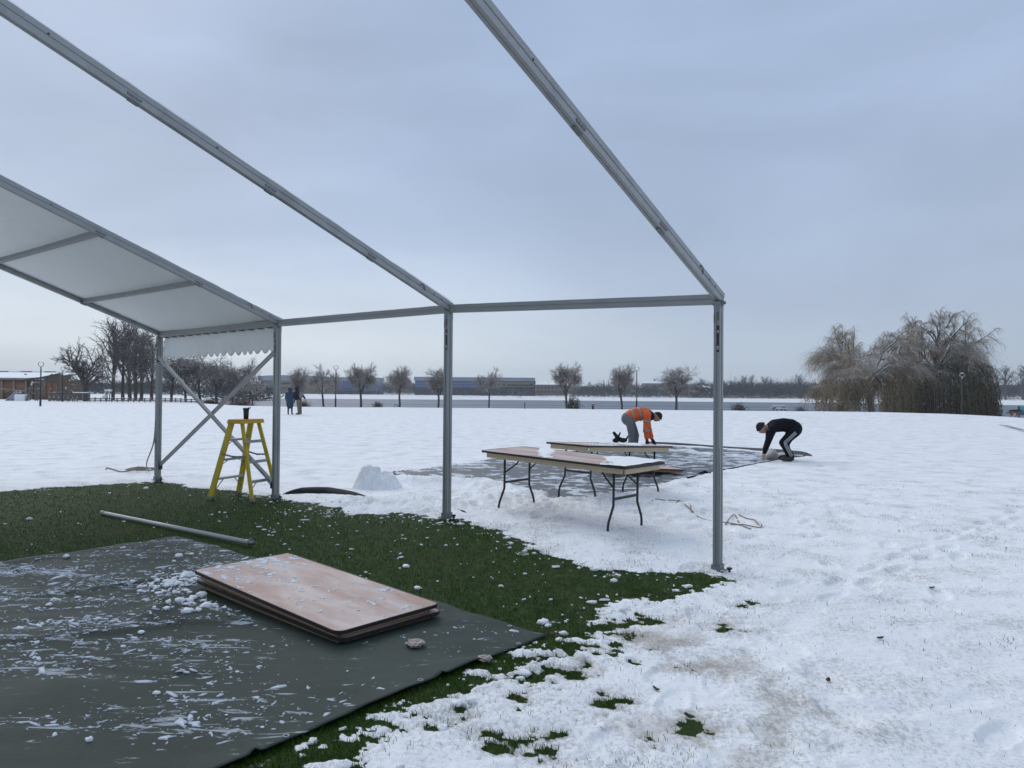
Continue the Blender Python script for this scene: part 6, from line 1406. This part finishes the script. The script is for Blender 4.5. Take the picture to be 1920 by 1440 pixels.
def track_worker():
    d = 16.0; t, J, o = fig('worker in black tracksuit with white side stripes and black beanie, crouching over the sheet', d, (1478, 864))
    TK = mat('tracksuit_black', (.007, .008, .012), .85, .25, 8, .9, 9, spec=.15); WH = mat('white_stripe', (.62, .63, .66), .7); BT = mat('boots_brown', (.030, .026, .025), .6, .2, 20)
    pel = J(1489, 805); mid = J(1472, 797); ch = J(1452, 799); nk = J(1439, 801)
    sl, sr = J(1444, 803, -.19), J(1448, 803, .18); el, er = J(1434, 828, -.22), J(1446, 826, .20); wl, wr = J(1427.5, 849, -.18), J(1437, 845, .14)
    hl, hr = J(1486, 809, -.11), J(1489, 809, .11); kl, kr = J(1462, 829, -.20), J(1478, 833, .17); al, ar = J(1478, 857, -.16), J(1484, 853, .17)
    al.z = .09; ar.z = .09; tl, tr = al+Vector((-.17, -.04, -.05)), ar+Vector((-.16, .03, -.05))
    JB = dict(pel=(pel, .13), mid=(mid, .12), ch=(ch, .13), nk=(nk, .056), hd=(J(1433, 801), .055), sl=(sl, .06), sr=(sr, .06), el=(el, .042), er=(er, .042), wl=(wl, .028), wr=(wr, .028), hl=(hl, .085), hr=(hr, .085), kl=(kl, .058), kr=(kr, .058), al=(al, .042), ar=(ar, .042), tl=(tl.lerp(al, .35), .026), tr=(tr.lerp(ar, .35), .026))
    skin_mesh(JB, chain('pel', 'mid', 'ch', 'nk', 'hd')+[('ch', 'sl'), ('ch', 'sr')]+chain('sl', 'el', 'wl')+chain('sr', 'er', 'wr')+[('pel', 'hl'), ('pel', 'hr')]+chain('hl', 'kl', 'al', 'tl')+chain('hr', 'kr', 'ar', 'tr'), SKIN, 'body', t)
    JT = dict(pel=(J(1489, 804), (.175, .17)), hl=(hl, .125), hr=(hr, .125), ml=(hl.lerp(kl, .5), .105), mr=(hr.lerp(kr, .5), .105), kl=(kl, .088), kr=(kr, .088), nl=(kl.lerp(al, .5), .075), nr=(kr.lerp(ar, .5), .075), al=(al+Vector((0, 0, .02)), .068), ar=(ar+Vector((0, 0, .02)), .068))
    skin_mesh(JT, [('pel', 'hl'), ('pel', 'hr')]+chain('hl', 'ml', 'kl', 'nl', 'al')+chain('hr', 'mr', 'kr', 'nr', 'ar'), TK, 'trousers', t)
    JJ = dict(hem=(J(1483, 799), (.16, .165)), mid=(J(1469, 796.5), (.15, .17)), ch=(J(1453, 798.5), (.145, .185)), co=(J(1443, 799.5), .08), sl=(sl, .088), sr=(sr, .088), ml=(sl.lerp(el, .5), .07), mr=(sr.lerp(er, .5), .07), el=(el, .062), er=(er, .062), cl=(el.lerp(wl, .88), .05), cr=(er.lerp(wr, .88), .05))
    skin_mesh(JJ, chain('hem', 'mid', 'ch', 'co')+[('ch', 'sl'), ('ch', 'sr')]+chain('sl', 'ml', 'el', 'cl')+chain('sr', 'mr', 'er', 'cr'), TK, 'jacket', t)
    for k in (-1, 0, 1):
        pts = []
        for (a, b_, ra, rb) in ((hl, kl, .125, .092), (kl, al, .09, .068)):
            ax = (b_-a).normalized(); s_ = ax.cross(Vector((0, 1, 0))).normalized()
            for q in np.linspace(.05 if a is hl else .12, .98 if a is hl else .95, 7):
                r = ra+(rb-ra)*q; pts.append(a.lerp(b_, q)+Vector((0, -(r*.99), 0))+s_*(.026*k))
        mb = MB(); mb.tube(smooth_path(pts, 3), .0055, 5); mb.build('side_stripe', WH, t, True)
    mb = MB(); mb.ell(J(1499, 795), (.07, .12, .012), 10, 4); mb.build('shirt_hem', WH, t, True)
    h, Mx = head(t, J(1429, 803), (-.62, -.12, -.78), (-.75, 0, .6)); cap(h, J(1429, 803), Mx, 1.06, BLACKF, 'beanie')
    hand(t, wl, (-.1, 0, -1), (0, -1, 0), SKIN, 1.05, .5); hand(t, wr, (-.1, 0, -1), (0, -1, 0), SKIN, 1.05, .5)
    for a, b_ in ((al, tl), (ar, tr)):
        f = lambda p: Vector((p.x, p.y, max(p.z, -.05))); mb = MB(); mb.ell((a+b_)/2+Vector((0, 0, -.02)), (.15, .052, .06), 18, 10, None, f); mb.build('shoe', BT, t, True)
orange_worker(); track_worker()
def walkers():
    d = 46.5
    t, J, o = fig('walker in long blue hooded parka seen from behind, left of the pair', d, (543.5, 779)); z = lambda p, dz=0: p+Vector((0, 0, dz))
    PK = mat('blue_parka', (.022, .050, .095), .8, .2, 5, .2); DK = mat('dark_leggings', (.018, .018, .022), .8, .2, 8)
    Jt = dict(pel=(Vector((0, 0, .86)), .12), ch=(Vector((0, 0, 1.28)), .12), nk=(Vector((0, 0, 1.42)), .05), sl=(Vector((-.18, 0, 1.34)), .055), sr=(Vector((.18, 0, 1.34)), .055), el=(Vector((-.25, .03, 1.06)), .042), er=(Vector((.25, .03, 1.06)), .042), wl=(Vector((-.23, -.06, .84)), .03), wr=(Vector((.22, -.08, .86)), .03), hl=(Vector((-.09, 0, .82)), .08), hr=(Vector((.09, 0, .82)), .08), kl=(Vector((-.11, .02, .46)), .055), kr=(Vector((.13, -.04, .46)), .055), al=(Vector((-.12, .03, .08)), .04), ar=(Vector((.15, -.10, .08)), .04), tl=(Vector((-.13, .17, .04)), .034), tr=(Vector((.17, .05, .04)), .034))
    E = chain('pel', 'ch', 'nk')+[('ch', 'sl'), ('ch', 'sr')]+chain('sl', 'el', 'wl')+chain('sr', 'er', 'wr')+[('pel', 'hl'), ('pel', 'hr')]+chain('hl', 'kl', 'al', 'tl')+chain('hr', 'kr', 'ar', 'tr')
    skin_mesh(Jt, E, SKIN, 'body', t)
    def leg(t, Jt, m, s_=1.35):
        for a in 'lr': skin_mesh({'h': (Jt['h'+a][0], .085*s_), 'k': (Jt['k'+a][0], .058*s_), 'a': (Jt['a'+a][0], .042*s_), 't': (Jt['t'+a][0], .036*s_)}, chain('h', 'k', 'a', 't'), m, 'trouser_leg', t)
    leg(t, Jt, DK, 1.12)
    skin_mesh(dict(a=(Vector((0, 0, .60)), (.23, .19)), b=(Vector((0, 0, .9)), (.25, .21)), c=(Vector((0, 0, 1.2)), (.22, .17)), e=(Vector((0, 0, 1.40)), .12), sl=(Vector((-.2, 0, 1.33)), .095), el=(Vector((-.28, .03, 1.06)), .075), wl=(Vector((-.25, .10, .86)), .065), sr=(Vector((.2, 0, 1.33)), .095), er=(Vector((.28, .03, 1.06)), .075), wr=(Vector((.24, .10, .88)), .065)), chain('a', 'b', 'c', 'e')+[('c', 'sl'), ('c', 'sr')]+chain('sl', 'el', 'wl')+chain('sr', 'er', 'wr'), PK, 'parka', t)
    h, Mx = head(t, (0, .02, 1.56), (.2, 1, 0), (0, 0, 1)); mb = MB(); mb.ell((0, -.01, 1.56), (.135, .14, .17), 20, 14); mb.build('hood', PK, t, True)
    hand(t, Vector((-.24, .12, .84)), (0, .2, -1), (0, -1, 0), SKIN, 1.); hand(t, Vector((.23, .12, .86)), (0, .2, -1), (0, 1, 0), SKIN, 1.)
    t, J, o = fig('walker in black hooded jacket, tan trousers and grey backpack, right of the pair', d+.2, (559.5, 779))
    TN = mat('tan_trousers', (.17, .135, .105), .85, .15, 8); BKJ = mat('black_jacket', (.016, .016, .02), .8, .2, 8); GB = mat('grey_backpack', (.20, .18, .18), .8, .2, 8)
    Jt = dict(pel=(Vector((0, 0, .92)), .125), ch=(Vector((-.07, 0, 1.34)), .125), nk=(Vector((-.10, 0, 1.50)), .052), sl=(Vector((-.14, -.17, 1.40)), .06), sr=(Vector((-.02, .19, 1.40)), .06), el=(Vector((-.22, -.22, 1.12)), .045), er=(Vector((.20, .22, 1.22)), .045), wl=(Vector((-.06, -.24, .95)), .032), wr=(Vector((.33, .22, 1.03)), .032), hl=(Vector((.0, -.10, .88)), .085), hr=(Vector((.03, .10, .88)), .085), kl=(Vector((.03, -.11, .48)), .06), kr=(Vector((.09, .10, .48)), .06), al=(Vector((.05, -.11, .09)), .042), ar=(Vector((.13, .10, .09)), .042), tl=(Vector((-.10, -.13, .04)), .036), tr=(Vector((-.02, .10, .04)), .036))
    skin_mesh(Jt, E, SKIN, 'body', t); leg(t, Jt, TN, 1.5)
    skin_mesh(dict(a=(Vector((-.0, 0, .96)), (.17, .20)), b=(Vector((-.04, 0, 1.16)), (.16, .2)), c=(Vector((-.07, 0, 1.36)), (.15, .2)), e=(Vector((-.1, 0, 1.48)), .10), sl=(Jt['sl'][0], .09), el=(Jt['el'][0], .068), wl=(Jt['wl'][0], .058), sr=(Jt['sr'][0], .09), er=(Jt['er'][0], .068), wr=(Jt['wr'][0], .058)), chain('a', 'b', 'c', 'e')+[('c', 'sl'), ('c', 'sr')]+chain('sl', 'el', 'wl')+chain('sr', 'er', 'wr'), BKJ, 'jacket', t)
    h, Mx = head(t, (-.13, 0, 1.62), (-1, .3, -.1), (0, 0, 1)); mb = MB(); mb.ell((-.11, 0, 1.63), (.14, .13, .165), 20, 14); mb.build('hood', BKJ, t, True)
    mb = MB(); mb.ell((.14, 0, 1.22), (.14, .18, .24), 20, 14, None, lambda p: Vector((max(min(p.x, .12), -.12), max(min(p.y, .16), -.16), p.z))); mb.build('backpack', GB, t, True)
    hand(t, Jt['wl'][0], (.3, 0, -1), (0, -1, 0), SKIN, 1.); hand(t, Jt['wr'][0], (.4, 0, -1), (0, 1, 0), SKIN, 1.)
walkers()
def dog():
    d = 57; p = W(1904, 788, d); b = hsurf(p[0], p[1]); t = thing('dog', 'black and tan shepherd dog walking right across the snow, head lowered', 'dog', (p[0], p[1], b))
    TAN = mat('fur_tan', (.15, .085, .045), .9, .3, 12, .3, 40); SAD = mat('fur_black', (.022, .018, .016), .9, .3, 12, .3, 40)
    Jt = dict(rump=(Vector((-.38, 0, .55)), (.11, .10)), loin=(Vector((-.15, 0, .55)), .105), chest=(Vector((.16, 0, .52)), (.12, .15)), wither=(Vector((.27, 0, .58)), .10), neck=(Vector((.42, 0, .55)), .075), skull=(Vector((.52, 0, .50)), .072), stop=(Vector((.59, 0, .465)), .045), nose=(Vector((.67, 0, .42)), .026),
        ta=(Vector((-.48, 0, .54)), .04), tb=(Vector((-.62, 0, .44)), .042), tc=(Vector((-.74, 0, .43)), .022))
    E = chain('rump', 'loin', 'chest', 'wither', 'neck', 'skull', 'stop', 'nose')+chain('rump', 'ta', 'tb', 'tc')
    for nm, y, hx, kx, fx in (('hl', -.10, -.36, -.27, -.40), ('hr', .10, -.36, -.22, -.22)):
        Jt[nm+'h'] = (Vector((hx, y, .46)), .078); Jt[nm+'k'] = (Vector((kx, y, .34)), .055); Jt[nm+'c'] = (Vector((fx-.08, y, .20)), .028); Jt[nm+'f'] = (Vector((fx-.02, y, .03)), .026); Jt[nm+'t'] = (Vector((fx+.06, y, .02)), .026); E += [('rump', nm+'h')]+chain(nm+'h', nm+'k', nm+'c', nm+'f', nm+'t')
    for nm, y, ex, wx, fx in (('fl', -.09, .17, .28, .38), ('fr', .09, .15, .10, .02)):
        Jt[nm+'s'] = (Vector((.23, y, .44)), .065); Jt[nm+'e'] = (Vector((ex, y, .32)), .038); Jt[nm+'w'] = (Vector((wx, y, .16)), .026); Jt[nm+'f'] = (Vector((fx, y, .03)), .024); Jt[nm+'t'] = (Vector((fx+.06, y, .02)), .026); E += [('chest', nm+'s')]+chain(nm+'s', nm+'e', nm+'w', nm+'f', nm+'t')
    skin_mesh(Jt, E, TAN, 'body', t)
    skin_mesh(dict(a=(Vector((-.40, 0, .58)), .10), b=(Vector((-.15, 0, .59)), .115), c=(Vector((.14, 0, .58)), .145), e=(Vector((.29, 0, .63)), .10), f=(Vector((.43, 0, .60)), .07)), chain('a', 'b', 'c', 'e', 'f'), SAD, 'dark_saddle', t)
    for y in (-.04, .04): mb = MB(); mb.tube([(.50, y, .56), (.48, y*1.3, .64)], [.03, .006], 7); mb.build('ear', SAD, t, True)
    mb = MB(); mb.ell((.64, 0, .43), (.05, .03, .026), 10, 6); mb.build('muzzle', SAD, t, True)
dog()
# path edge showing through the snow at the right
pts = [G(1876, 798), G(1893, 802), G(1925, 812), G(1990, 830)]; mb = MB(); V = []; F = []
q = smooth_path([Vector(p_) for p_ in pts], 14)
for i, p_ in enumerate(q):
    w_ = .16*min(1, i/8+.1)*(1+.4*math.sin(i*2.3)); z = hsurf(p_.x, p_.y)
    V += [(p_.x, p_.y-w_*2.2, z+.01), (p_.x, p_.y-w_, z+.022), (p_.x, p_.y+w_, z+.022), (p_.x, p_.y+w_*2.2, z+.01)]
for i in range(len(q)-1):
    for j in range(3): k = i*4+j; F.append((k, k+1, k+5, k+4))
mb.add(V, F); tag(mb.build('footpath', mat('wet_path', (.16, .165, .18), .8, .3, 2, .2, col2=(.5, .54, .6), c2=(.4, .6))), 'bare strip of path showing through the snow at the right', None, None, 'structure')

# ------------------------------------------------------------------ winter haze
HAZE = bpy.data.materials.new('haze'); HAZE.use_nodes = True; ht = HAZE.node_tree; ht.nodes.clear(); ho = N(ht, 'ShaderNodeOutputMaterial'); hv = N(ht, 'ShaderNodeVolumePrincipled')
hv.inputs['Color'].default_value = (.93, .96, 1, 1); hv.inputs['Density'].default_value = .0004; hv.inputs['Anisotropy'].default_value = 0; ht.links.new(hv.outputs[0], ho.inputs['Volume'])
mb = MB(); mb.box((0, 0, 16), (2460, 2460, 44)); hzb = mb.build('haze', HAZE); tag(hzb, 'thin winter haze over the park and lake', None, None, 'stuff')
